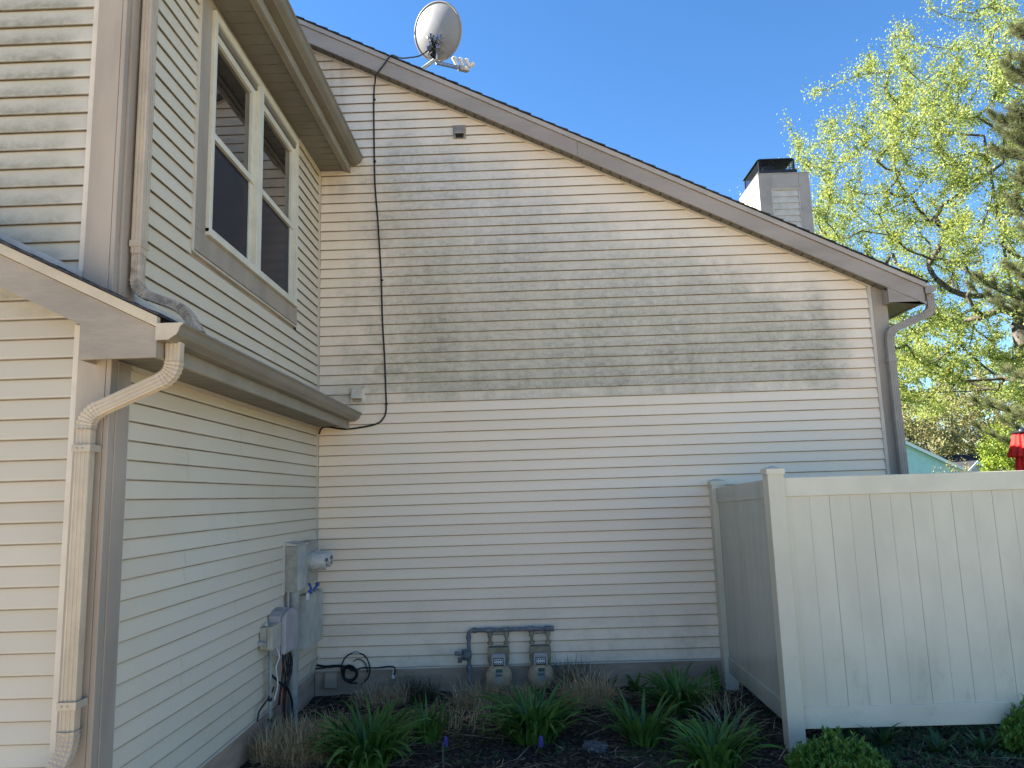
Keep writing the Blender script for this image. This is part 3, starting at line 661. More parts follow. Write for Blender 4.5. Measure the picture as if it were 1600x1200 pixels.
for yy,zz in ((6.735,.955),(6.905,.965)):
    g=MB(); g.lathe([(.082,0),(.084,.03),(.080,.032)],(-1.940,yy,zz),(1,0,0),28); mo=g.build('meter',M['steelb'],cab,smooth=True,angle=35)
    g=MB(); g.lathe([(.076,.0),(.076,.095),(.070,.112),(.02,.116)],(-1.908,yy,zz),(1,0,0),28); g.build('glass_cover',M['glassm'],mo,smooth=True,angle=35)
    g=MB(); g.box(-1.7905,-1.789,yy-.035,yy+.035,zz-.005,zz+.025); g.box(-1.7905,-1.789,yy-.02,yy+.02,zz-.045,zz-.02); g.build('dial',M['gface'],mo)
bb=thing('breaker_box',(WX,7.0,.2),'tall pale blue-grey steel box below the two round meters','electric box')
b=MB(); b.box(WX,-1.966,6.745,7.245,.195,.66); b.build('box',M['steelb'],bb,bevel=.004)
b=MB(); b.box(-1.9655,-1.960,6.76,7.23,.21,.645); b.box(WX+.03,-1.99,6.742,6.745,.2,.66); b.build('door',M['steelb'],bb,bevel=.002)
b=MB(); b.tube(bez([(-1.93,6.68,.77),(-1.92,6.72,.71),(-1.94,6.8,.68),(-1.93,6.9,.72)],5),.011,8); b.lathe([(.014,0),(.02,.015),(.014,.03)],(-1.94,6.70,.70),(1,0,0),12); b.lathe([(.014,0),(.02,.015),(.014,.03)],(-1.94,6.93,.735),(1,0,0),12); b.build('conduit_cap',M['blue'],bb,smooth=True,angle=40)
b=MB(); b.box(-1.93,-1.915,6.59,6.63,.64,.70); b.build('paper_tag',M['white'],bb)
co=MB(); co.cyl((-1.985,6.43,.735),(-1.985,6.43,GZ-.05),.043,24); o=co.build('electric_conduit',M['pvc'],smooth=True,angle=40); tag(o,'thick grey-green conduit pipe running from the meter cabinet into the ground','pipe')
co=MB(); co.cyl((-2.02,6.375,.735),(-2.02,6.375,.30),.012,10); o=co.build('ground_conduit',M['greyp'],smooth=True,angle=40); co=MB(); co.cyl((-2.02,6.375,.56),(-2.02,6.375,.60),.017,10); k=co.build('coupling',M['greyp']); k.parent=o; tag(o,'thin grey conduit between the meter cabinet and the purple-grey box','pipe')
tb=thing('telephone_box',(WX,6.15,.3),'purple-grey plastic utility box with pointed top in front of the thick conduit','utility box')
b=MB(); q=[(5.985,.30),(6.30,.29),(6.33,.32),(6.33,.58),(6.28,.615),(6.17,.645),(6.05,.63),(5.985,.60)]
b.prism(q,'x',WX,-1.955); b.build('back_housing',M['greyp'],tb,bevel=.004)
b=MB(); q2=[(6.155+(y-6.155)*.96,.46+(z-.46)*.97) for y,z in q]; b.prism(q2,'x',-1.9545,-1.915); b.build('cover',M['greyp'],tb,bevel=.012)
cb=thing('cable_box',(WX,5.8,.4),'small beige-grey cable junction box left of the purple-grey box','utility box')
b=MB(); b.box(WX,-1.995,5.80,5.995,.385,.545); b.cyl((-2.02,5.85,.545),(-2.02,5.85,.58),.012,10); b.build('back_housing',M['beigep'],cb,bevel=.005)
b=MB(); b.box(-1.9945,-1.950,5.79,6.005,.378,.552); b.build('cover',M['beigep'],cb,bevel=.008)
b=MB(); b.box(WX,-2.01,5.755,5.80,.42,.45); b.lathe([(.014,0),(.014,.02)],(-2.01,5.765,.43),(1,0,0),12); b.build('latch',M['greyp'],cb)
co=MB(); co.tube([(-2.0,5.90,.385),(-2.0,5.902,.1),(-1.995,5.90,-.2),(-1.985,5.905,GZ-.04)],.0135,10); o=co.build('cable_conduit',M['pvc'],smooth=True); tag(o,'thin weathered conduit dropping from the small beige box to the dry grass','pipe')
for z in (.0,-.15,-.26):
    co=MB(); co.cyl((-1.998,5.902,z-.012),(-1.998,5.902,z+.012),.0175,10); k=co.build('conduit_clamp',M['black']); k.parent=o
b=MB(); b.tube(bez([(-1.965,5.93,.385),(-1.95,5.96,.30),(-1.965,5.93,.22),(-1.955,5.95,.10),(-1.975,5.93,-.02)],6),.0045,6); o=b.build('white_wire',M['white'],smooth=True); tag(o,'white wire dangling from the small beige junction box','wire')
b=MB(); r=random.Random(4)
b.tube(bez([(-2.0,5.92,.18),(-1.96,6.0,.10),(-1.96,6.18,.02),(-1.95,6.28,-.1),(-1.95,6.32,-.22),(-1.95,6.30,-.30)],6),.009,7)
b.tube(bez([(-1.99,6.18,.3),(-1.98,6.14,.12),(-1.99,6.12,0),(-2.0,6.12,-.1)],6),.010,7)
for i in range(7):
    y0=6.12+r.uniform(0,.2); b.tube(bez([(-1.99,y0,.3),(-1.97,y0+r.uniform(-.05,.05),.2),(-1.96,y0+r.uniform(-.06,.06),.1),(-1.985,6.2+r.uniform(-.03,.05),-.05),(-1.98,6.2+r.uniform(-.04,.05),-.2),(-1.97,6.2,GZ)],6),r.choice([.005,.006,.004]),6)
for i in range(3): b.tube([(-1.96,6.22+.035*math.cos(w)+.02*i,.14+.05*math.sin(w)+.03*i) for w in [2*math.pi*k/16 for k in range(17)]],.005,6)
b.tube(bez([(-2.02,5.70,-.10),(-2.02,5.74,-.04),(-2.0,5.80,0),(-2.0,5.88,.02),(-2.0,5.97,.05),(-2.01,6.02,.06)],5),.007,6)
o=b.build('cable_bundle',M['black'],smooth=True); tag(o,'tangle of black cables hanging below the purple-grey box','cables')
b=MB(); b.tube(bez([(-1.985,6.14,.22),(-1.98,6.15,.05),(-1.985,6.15,-.12),(-1.97,6.16,-.25)],5),.005,6); o=b.build('red_wire',M['red'],smooth=True); tag(o,'red wire among the black cables by the thick conduit','wire')
b=MB(); b.tube(bez([(-2.0,6.5,-.05),(-2.0,6.7,-.12),(-2.0,6.95,-.05),(-2.01,7.1,.0),(-2.0,7.25,.04)],6),.0035,5); b.tube(bez([(-2.0,6.5,-.14),(-2.0,6.65,-.17),(-2.0,6.9,-.14),(-2.0,7.05,-.06)],6),.003,5); o=b.build('grey_wire',M['pvc'],smooth=True); tag(o,'thin pale wires sagging along the foundation into the corner','wire')

# ------------------------------------------------------------ gas meters
YG=YM-.105
gp=thing('gas_pipe',(-.57,YG,GZ),'dark grey gas pipe frame with a pressure regulator against the siding','gas pipe')
b=MB(); b.tube([(-.572,YG,GZ-.1),(-.572,YG,.185)]+[(-.572+.045*(1-math.cos(w)),YG,.190+.045*math.sin(w)) for w in [k*math.pi/16 for k in range(9)]]+[(-.50,YG,.235),(.225,YG,.232)],.0185,14)
b.build('pipe_run',M['gpipe'],gp,smooth=True,angle=40)
for rr_,h0,h1,O_,A_ in [(.026,0,.05,(-.572,YG,-.13),(0,0,1)),(.025,0,.035,(-.572,YG,.155),(0,0,1)),(.025,0,.035,(-.53,YG,.235),(1,0,0)),(.026,0,.035,(.20,YG,.232),(1,0,0))]+[(.025,-.03,.03,(x,YG,.233),(1,0,0)) for x in (-.370,-.215,.022,.178)]:
    b=MB(); b.lathe([(rr_*.9,h0-.002),(rr_,h0),(rr_,h1),(rr_*.9,h1+.002)],O_,A_,14); b.build('pipe_fitting',M['gpipe'],gp,smooth=True,angle=40)
b=MB(); b.lathe([(.01,-.05),(.045,-.045),(.052,-.015),(.052,.015),(.045,.03),(.02,.035)],(-.60,YG-.02,.02),(-.9,-.35,.05),20); b.lathe([(.018,0),(.018,.05),(.01,.052)],(-.65,YG-.04,.035),(-1,-.2,.1),12); b.lathe([(.017,0),(.02,.045)],(-.655,YG-.04,0),(0,0,-1),12)
for w in range(6): 
    a=w*math.pi/3; b.lathe([(.007,-.01),(.007,.05)],(-.59,YG-.02+.045*math.cos(a),.02+.045*math.sin(a)),(-.9,-.35,.05),6)
b.build('regulator',M['gpipe'],gp,smooth=True,angle=40)
def gas_meter(x,label):
    g=thing('gas_meter',(x,YG,-.25),label,'gas meter','gas meters hanging from the pipe')
    xa,xb=x-.077,x+.077
    b=MB()
    for xx in (xa,xb): b.lathe([(.017,0),(.024,.01),(.024,.045),(.015,.05),(.015,.085),(.027,.09),(.027,.115),(.02,.118)],(xx,YG,.215),(0,0,-1),14)
    b.tube([(xa+.01,YG+.01,.19),(xb-.01,YG+.01,.19)],.006,8)
    b.build('union',M['gmet'],g,smooth=True,angle=40)
    b=MB(); b.prism([(x-.100,.082),(x+.100,.082),(x+.098,-.03),(x+.085,-.10),(x+.095,-.17),(x+.05,-.255),(x-.05,-.255),(x-.095,-.17),(x-.085,-.10),(x-.104,-.03)],'y',YG-.045,YG+.05); b.build('meter_body',M['gmet'],g,bevel=.014)
    b=MB(); b.lathe([(.108,0),(.121,.012),(.121,.03),(.106,.036),(.102,.052),(.09,.058),(.02,.060)],(x,YG-.045,-.175),(0,-1,0),36)
    for w in range(8):
        a=w*math.pi/4+.2; b.lathe([(.008,0),(.008,.04)],(x+.105*math.cos(a),YG-.05,-.168+.105*math.sin(a)),(0,-1,0),6)
    b.build('diaphragm_cover',M['gcov'],g,smooth=True,angle=40)
    b=MB(); b.prism([(x-.062,-.072),(x+.062,-.072),(x+.068,-.01),(x+.06,.035),(x-.06,.035),(x-.068,-.01)],'y',YG-.105,YG-.045); i_=b.build('index_box',M['greyp'],g,bevel=.008)
    b=MB(); b.box(x-.047,x+.047,YG-.1085,YG-.1055,-.068,.0); b.build('index_frame',M['gface'],i_,bevel=.002)
    b=MB(); b.box(x-.039,x+.039,YG-.1105,YG-.1090,-.056,-.008); b.build('index_window',M['gwin'],i_)
    b=MB(); r=random.Random(int(x*100))
    for k in range(4): 
        b.lathe([(.007,0),(.007,.0006)],(x-.028+.0187*k,YG-.1106,-.020),(0,-1,0),10)
        b.box(x-.034+.018*k,x-.022+.018*k,YG-.1113,YG-.1107,-.052,-.043)
    b.build('dial',M['gface'],i_)
    b=MB(); b.box(x-.025,x+.035,YG-.1065,YG-.1052,-.130,-.100); b.build('green_label',M['ggreen'],g)
    b=MB(); b.box(x-.035,x+.038,YG-.1062,YG-.1050,-.215,-.1305); b.build('grey_label',M['glab'],g)
    b=MB(); b.box(x-.028,x+.030,YG-.1070,YG-.1064,-.165,-.143); b.build('nameplate',M['gpipe'],g)
gas_meter(-.292,'left one of two tan gas meters, next to the regulator pipe')
gas_meter(.100,'right one of two tan gas meters, at the capped pipe end')

# ------------------------------------------------------------ vinyl fence
fx0,fx1,fy=1.795,1.915,5.50
fence=thing('privacy_fence',(fx0,fy,GZ),'almond vinyl privacy fence with flat boards, enclosing the corner at the right','fence')
def post(x,y,w,z0,z1):
    b=MB(); b.box(x,x+w,y,y+w,z0,z1); p=b.build('post',M['fence'],fence,bevel=.004)
    c=MB(); c.box(x-.008,x+w+.008,y-.008,y+w+.008,z1-.012,z1+.030)
    m=x+w/2; n=y+w/2; q=w/2+.006
    c.add([(m-q,n-q,z1+.0301),(m+q,n-q,z1+.0301),(m+q,n+q,z1+.0301),(m-q,n+q,z1+.0301),(m,n,z1+.055)],[(0,1,4),(1,2,4),(2,3,4),(3,0,4)])
    c.build('post_cap',M['fencerail'],p,bevel=.002)
post(fx0,fy,.120,GZ-.1,1.592); post(1.805,7.19,.122,GZ-.1,1.535); post(fx1+2.35,fy,.12,GZ-.1,1.60)
def rail(x0,x1,y0,y1,z0,z1,m=M['fencerail']):
    b=MB(); b.box(x0,x1,y0,y1,z0,z1); b.build('rail',m,fence,bevel=.004)
XE=fx1+2.35
rail(fx1-.01,XE,fy+.035,fy+.085,1.415,1.553); rail(fx1-.01,XE,fy+.035,fy+.085,-.208,-.064)
b=MB(); x=fx1
b.box(x+.0,x+.040,fy+.040,fy+.07,-.064,1.415)
b.build('edge_strip',M['fencerail'],fence,bevel=.002)
x=1.955; b=MB()
while x<XE:
    w=.296
    for a,c in ((x,x+w/2-.0014),(x+w/2+.0014,x+w)): b.box(a,min(c,XE),fy+.050,fy+.072,-.07,1.42)
    b.box(x,min(x+w,XE),fy+.0525,fy+.070,-.069,1.419); x+=w+.0022
b.build('board_panel',M['fence'],fence,bevel=.0010)
ya,yb=fy+.12,7.19
def siderail(z0a,z1a,z0b,z1b):
    b=MB(); x0,x1=1.842,1.885
    b.add([(x0,ya,z0a),(x1,ya,z0a),(x1,yb,z0b),(x0,yb,z0b),(x0,ya,z1a),(x1,ya,z1a),(x1,yb,z1b),(x0,yb,z1b)],[(0,3,2,1),(4,5,6,7),(0,1,5,4),(1,2,6,5),(2,3,7,6),(3,0,4,7)]); b.build('rail',M['fenceg'],fence,bevel=.004)
siderail(1.41,1.55,1.355,1.50); siderail(-.208,-.064,-.20,-.06)
b=MB(); y=ya
while y<yb:
    b.box(1.855,1.872,y,min(y+.146,yb),-.064,1.42); y+=.149
b.build('board_panel',M['fenceg'],fence,bevel=.002)
for i,(x,w,lb) in enumerate(((2.25,.62,'dark plastic tub under the fence beside the corner post'),(3.0,.30,'dark brown bucket seen under the fence, between two tubs'),(3.55,.55,'dark plastic tub under the right end of the fence'))):
    tu=thing('plastic_tub',(x,6.05,GZ),lb,'tub')
    b=MB(); r=w*.5; b.lathe([(r*.82,0),(r*.86,.02),(r,.5),(r*1.06,.51),(r*1.06,.54),(r*.98,.54),(r*.80,.05),(.01,.04)],(x,6.05+r,GZ+.01),(0,0,1),28); b.build('tub_body',M['bin'] if i!=1 else M['found'],tu,smooth=True,angle=35)
    b=MB(); b.tube(bez([(x-r*.4,6.05+.0,GZ+.44),(x-r*.2,6.03,GZ+.40),(x+r*.2,6.03,GZ+.40),(x+r*.4,6.05,GZ+.44)],4),.01,6); b.build('handle',M['black'],tu)

# ------------------------------------------------------------ plants
def leafmat(name,cols,rough=.45,trans=.3,spec=.35):
    t=NT(name); ri=t.geo.outputs['Random Per Island']
    cr=t.n.new('ShaderNodeValToRGB'); e=cr.color_ramp.elements
    while len(e)<len(cols): e.new(.5)
    for i,c in enumerate(cols): e[i].position=i/(len(cols)-1); e[i].color=c+(1,)
    t.L(ri,cr.inputs[0]); v=t.noise(20,3,.6)
    col=t.mix(t.step(v,.35,.7,0,.35),cr.outputs[0],tuple(x*.55 for x in cols[0]))
    t.out(col,rough,spec)
    tr=t.n.new('ShaderNodeBsdfTranslucent'); t.L(col,tr.inputs[0]); mx=t.n.new('ShaderNodeMixShader'); mx.inputs[0].default_value=trans
    o=t.n['Material Output']; t.L(t.b.outputs[0],mx.inputs[1]); t.L(tr.outputs[0],mx.inputs[2]); t.L(mx.outputs[0],o.inputs[0]); return t.m
M['lily']=leafmat('daylily_leaf',[(.05,.11,.018),(.085,.19,.032),(.14,.27,.05),(.06,.14,.034)])
M['lily2']=leafmat('variegated_leaf',[(.12,.17,.07),(.30,.33,.20),(.40,.40,.28),(.08,.14,.05)])
M['straw']=leafmat('dry_straw',[(.40,.28,.15),(.64,.47,.26),(.78,.61,.37),(.25,.17,.09)],.8,.15,.1)
M['spurge']=leafmat('bright_ground_leaf',[(.10,.19,.025),(.16,.29,.04),(.24,.36,.06)])
M['weed']=leafmat('weed_leaf',[(.035,.08,.025),(.06,.12,.04),(.08,.15,.05)])
M['grassg']=leafmat('fine_grey_grass',[(.06,.065,.035),(.12,.11,.07),(.17,.14,.09),(.06,.08,.04)],.8,.2,.1)
def blade(b,x,y,z,az,L,w,l0,l1,seg=7,fold=.25,twist=0):
    p=Vector((x,y,z)); d=Vector((math.cos(az),math.sin(az),0)); s=Vector((-d.y,d.x,0)); vs=[]
    for i in range(seg+1):
        t=i/seg; a=l0+(l1-l0)*t**1.5; ww=w*.5*(min(1,.55+t*2.2))*(1-t**3.2)+.0006
        ta=d*math.sin(a)+Vector((0,0,math.cos(a))); nrm=s.cross(ta)
        ss=(s*math.cos(twist*t)+nrm*math.sin(twist*t))
        vs+= [p-ss*ww+nrm*0,p+nrm*(-fold*ww),p+ss*ww]
        p=p+ta*(L/seg)
    fs=[]
    for i in range(seg): 
        a=3*i; fs+=[(a,a+1,a+4,a+3),(a+1,a+2,a+5,a+4)]
    b.add(vs,fs)
def clump(name,x,y,n,L,w,mat,label,cat,rad=.08,l0=(.05,.65),l1=(1.3,2.7),seed=1,group=None,seg=7,squash=1):
    r=random.Random(seed); b=MB(); z=ground_h(x,y)-.01
    for i in range(n):
        a=r.uniform(0,2*math.pi); q=rad*math.sqrt(r.random()); ll=L*r.uniform(.55,1.1)
        blade(b,x+q*math.cos(a),y+q*math.sin(a)*squash,z,a+r.uniform(-.5,.5),ll,w*r.uniform(.7,1.15),r.uniform(*l0)*(.4+q/rad*.8),r.uniform(*l1),seg,.3,r.uniform(-.8,.8))
    rt=thing(name,(x,y,z),label,cat,group); b.build('leaves',mat,rt,fix=False,smooth=True); return rt
LG='clumps of daylily leaves in the bed'
clump('daylily_clump',-1.17,5.50,230,.50,.030,M['lily'],'large daylily clump at the bottom of the bed, nearest the dry straw','plant',.17,seed=11,group=LG)
clump('daylily_clump',-.80,6.02,60,.34,.026,M['lily'],'small upright daylily clump between the two big left ones','plant',.08,(.03,.4),(.6,1.7),seed=12,group=LG)
clump('daylily_clump',.02,5.95,230,.50,.031,M['lily'],'large daylily clump directly below the two gas meters','plant',.17,seed=13,group=LG)
clump('daylily_clump',1.25,6.55,150,.46,.030,M['lily'],'daylily clump at the back near the inner fence post','plant',.13,seed=14,group=LG)
clump('daylily_clump',.83,5.83,75,.42,.030,M['lily'],'loose daylily clump right of the grey stone','plant',.11,(.05,.6),(.8,1.9),seed=15,group=LG)
clump('daylily_clump',1.24,5.36,120,.42,.030,M['lily'],'daylily clump at the bottom edge in front of the pale striped leaves','plant',.14,(.1,.7),seed=16,group=LG)
clump('sedge_clump',1.42,5.75,70,.42,.012,M['lily2'],'pale striped grassy clump with drooping leaves left of the corner post','plant',.06,(.2,.8),(1.2,2.3),seed=17)
def dry(x,y,n,L,label,seed,rad=.2,mat='straw',w=.0048,l1=(.2,1.9),name='dry_grass_tuft',l0=(0,.95)):
    r=random.Random(seed); b=MB(); z=ground_h(x,y)-.01
    for i in range(n):
        a=r.uniform(0,2*math.pi); q=rad*math.sqrt(r.random()); px,py=x+q*math.cos(a),y+q*math.sin(a)*.8
        if py>YM-.03: py=YM-.03-r.random()*.1
        if px<XL+.03: px=XL+.03+r.random()*.1
        blade(b,px,py,z,r.uniform(0,2*math.pi),L*r.uniform(.35,1.1),w*r.uniform(.6,1.4),r.uniform(*l0),r.uniform(*l1),4,.1)
    for i in range(int(n*.4)):
        a=r.uniform(0,2*math.pi); q=rad*1.2*math.sqrt(r.random()); px,py=x+q*math.cos(a),min(YM-.15,y+q*math.sin(a)*.8)
        px=max(px,XL+.2)
        blade(b,px,py,z+r.uniform(.01,.12),r.uniform(0,2*math.pi),L*r.uniform(.3,.8),w*1.2,r.uniform(1.2,1.6),r.uniform(1.4,1.9),3,.1)
    rt=thing(name,(x,y,z),label,'dry grass'); b.build('blades',M[mat],rt,fix=False); return rt
dry(-1.70,5.72,2300,.27,'broad patch of cut golden straw stubble under the small utility boxes',21,.36)
dry(-1.35,7.02,420,.22,'dry grass tuft below the coiled cable',22,.26)
dry(-1.02,7.08,300,.26,'grey feathery grass tuft against the foundation between cable and gas pipe',23,.16,'grassg',.0035,name='feather_grass')
dry(-.50,6.92,420,.25,'dry grass tuft at the foot of the gas riser pipe',24,.20)
dry(-.12,6.95,260,.18,'low dry grass between the two gas meters',25,.18)
dry(.48,6.75,620,.38,'big round tuft of drooping brown grass right of the gas meters',26,.22,'straw',.004,(1.0,2.4))
dry(.40,7.10,300,.36,'tall fine grey grass behind the brown tuft by the right gas meter',27,.16,'grassg',.0035,name='feather_grass')
dry(-.62,6.42,90,.30,'sparse straw lying behind the muscari flower',28,.3)
dry(1.55,6.55,60,.3,'few straw stems by the inner fence post',29,.2)
# broad single leaves by the foundation
def rosette(x,y,n,L,w,label,seed,name='weed',mat='weed',l0=(.3,.9),l1=(.8,1.6)):
    r=random.Random(seed); b=MB(); z=ground_h(x,y)-.005
    for i in range(n): blade(b,x+r.uniform(-.02,.02),y+r.uniform(-.02,.02),z,r.uniform(0,6.28),L*r.uniform(.6,1.1),w*r.uniform(.7,1.2),r.uniform(*l0),r.uniform(*l1),6,.35)
    rt=thing(name,(x,y,z),label,'plant'); b.build('leaves',M[mat],rt,fix=False,smooth=True); return rt
rosette(1.71,7.20,3,.27,.085,'single broad upright leaf between foundation and inner fence post',31,'broadleaf_seedling','lily',(0,.15),(.05,.4))
rosette(.98,7.22,7,.17,.06,'small broad-leaved plant against the foundation behind the daylilies',32,'broadleaf_seedling','lily')
rosette(.72,7.24,9,.18,.05,'small leafy plant at the foundation right of the gas meters',33,'broadleaf_seedling','lily')
rosette(2.45,5.52,26,.24,.034,'spiky green weed in front of the dark tub under the fence',34)
rosette(2.78,5.42,22,.22,.032,'leafy weed right of the spiky one under the fence rail',35)
rosette(3.1,5.45,24,.2,.03,'low weed under the fence near the right shrub',36)
rosette(1.62,5.75,9,.10,.035,'tiny green weed at the foot of the corner fence post',37)
rosette(2.12,5.62,10,.15,.045,'yellow-green seedling just right of the corner post foot',38,mat='spurge')
def mound(x,y,rx,ry,h,n,L,label,seed,name='ground_shrub'):
    r=random.Random(seed); b=MB(); z=ground_h(x,y)
    stems=[]
    for i in range(n//9):
        a=r.uniform(0,6.283); q=math.sqrt(r.random()); hh=h*(1-q*q*.8)*r.choice([r.uniform(.55,1.05),r.uniform(.8,1.1),r.uniform(.9,1.4)])
        px,py=x+rx*q*math.cos(a),y+ry*q*math.sin(a)
        for k in range(9):
            t=k/9; blade(b,px+r.uniform(-.006,.006),py+r.uniform(-.006,.006),z+hh*(.45+.55*t),r.uniform(0,6.283),L*r.uniform(.7,1.1),L*.42,r.uniform(.3,1.0),r.uniform(1.0,1.7),2,.3)
        stems.append(((px,py,z),(px+r.uniform(-.01,.01),py,z+hh)))
    rt=thing(name,(x,y,z),label,'shrub'); b.build('leaves',M['spurge'],rt,fix=False)
    s=MB()
    for p,q in stems: s.tube([p,q],.0022,4,False)
    s.build('stems',M['weed'],rt,fix=False); return rt
mound(1.98,5.16,.32,.22,.20,3600,.042,'bright green small-leaved shrub at the foot of the corner fence post',41)
mound(3.46,5.42,.24,.2,.28,2200,.055,'bright green shrub cut off by the right photo edge under the fence',42)
def muscari(x,y,label,seed):
    r=random.Random(seed); z=ground_h(x,y); rt=thing('muscari_flower',(x,y,z),label,'flower')
    b=MB(); b.tube([(x,y,z),(x+.005,y,z+.10)],.003,6); 
    for k in range(5): blade(b,x,y,z,r.uniform(0,6.28),.14,.006,.3,1.4,4)
    b.build('stem',M['weed'],rt,fix=False)
    b=MB()
    for k in range(46):
        t=k/46; a=k*2.4; q=.014*(1-t*.6)*(1.15 if k%3 else .8); b.lathe([(.001,-.005),(.0048,-.003),(.0048,.003),(.001,.006)],(x+.005+q*math.cos(a),y+q*math.sin(a),z+.065+.07*t),(math.cos(a),math.sin(a),-.5),6)
    b.build('petals',M['musc'],rt)
M['musc']=paint('muscari_violet',(.10,.07,.34),.5,.2,60,None,0,0)
muscari(-.635,5.66,'purple muscari spike between the first and second big daylily clumps',1); muscari(.055,5.58,'purple muscari spike in front of the daylilies below the gas meters',2)
# rock
import bmesh
bm=bmesh.new(); bmesh.ops.create_icosphere(bm,subdivisions=4,radius=1); r=random.Random(5)
from mathutils import noise as mnoise
for v in bm.verts:
    k=1+.28*mnoise.noise(v.co*1.6)+.10*mnoise.noise(v.co*5); v.co=Vector((v.co.x*.105*k,v.co.y*.085*k,max(-.03,v.co.z*.045*k)))
me=bpy.data.meshes.new('garden_stone'); bm.to_mesh(me); bm.free(); M['rock']=paint('grey_stone',(.10,.10,.10),.85,.4,18,(.05,.07,.03),.6,.8,50); me.materials.append(M['rock'])
o=bpy.data.objects.new('garden_stone',me); COL.objects.link(o); o.location=(.47,5.72,ground_h(.47,5.72)+.012); o.rotation_euler=(.1,.15,.4); tag(o,'flat dark grey stone lying in the mulch between daylily clumps','stone')
# mulch chips and litter
def chips(name,n,area,mat,ln,wd,th,lift=.012,seed=3):
    r=np.random.default_rng(seed); x0,x1,y0,y1=area
    X=r.uniform(x0,x1,n); Y=r.uniform(y0,y1,n); A=r.uniform(0,2*np.pi,n); T=r.normal(0,.35,n); Ls=r.uniform(ln[0],ln[1],n)/2; Ws=r.uniform(wd[0],wd[1],n)/2
    V=np.zeros((n,8,3)); 
    Z=np.array([ground_h(a,c) for a,c in zip(X,Y)])+r.uniform(0,lift,n)
    c,s=np.cos(A),np.sin(A)
    k=0
    for dz in (0,th):
        for sx,sy in ((-1,-.6),(1,-1),(.8,.9),(-1.05,.8)):
            lx=sx*Ls; ly=sy*Ws
            V[:,k,0]=X+lx*c-ly*s; V[:,k,1]=Y+lx*s+ly*c; V[:,k,2]=Z+dz+lx*np.tan(T)*.5+np.abs(ly)*.2; k+=1
    fs=[(0,3,2,1),(4,5,6,7),(0,1,5,4),(1,2,6,5),(2,3,7,6),(3,0,4,7)]
    b=MB(); b.v=[tuple(v) for v in V.reshape(-1,3)]; b.f=[tuple(8*i+j for j in f) for i in range(n) for f in fs]
    o=b.build(name,mat,fix=False); tag(o,kind='stuff'); return o
M['chip']=leafmat('mulch_chip',[(.03,.021,.015),(.07,.046,.032),(.12,.082,.055),(.04,.031,.027),(.20,.145,.095)],.9,0,.2)
M['chip2']=leafmat('leaf_litter',[(.14,.10,.06),(.25,.18,.11),(.20,.13,.08)],.8,.1,.1)
chips('mulch',16000,(-2.0,4.0,4.9,YM-.05),M['chip'],(.02,.06),(.006,.018),.005)
chips('leaf_litter',420,(-1.9,3.8,5.0,YM-.08),M['chip2'],(.015,.045),(.008,.022),.0015,.03,4)
r=random.Random(9); b=MB()
for i in range(1300):
    x,y=(r.uniform(-1.9,3.6),r.uniform(5.1,YM-.15)) if i<450 else (min(r.gauss(-.9,.6),1.0),r.gauss(6.75,.3)) if i<850 else (r.gauss(-1.5,.25),r.gauss(5.8,.3))
    x=max(x,-1.95); y=min(y,YM-.1); blade(b,x,y,ground_h(x,y)+r.uniform(.01,.03),r.uniform(0,6.28),r.uniform(.08,.32),.004,r.uniform(1.35,1.6),r.uniform(1.5,1.8),4,.1)
o=b.build('straw_litter',M['straw'],fix=False); tag(o,kind='stuff')
b=MB()
for i in range(1500):
    x,y=r.uniform(-1.2,3.6),r.uniform(5.0,YM-.3)
    if i>=900: x,y=r.uniform(2.1,3.7),r.uniform(5.15,5.95)
    elif mnoise.noise(Vector((x*2.1,y*2.1,3)))<.12: continue
    for k in range(5): blade(b,x+r.uniform(-.02,.02),y+r.uniform(-.02,.02),ground_h(x,y),r.uniform(0,6.28),r.uniform(.03,.07),.014,r.uniform(.5,1.2),r.uniform(1.2,1.8),3,.2)
o=b.build('ground_cover',M['weed'],fix=False); tag(o,kind='stuff')

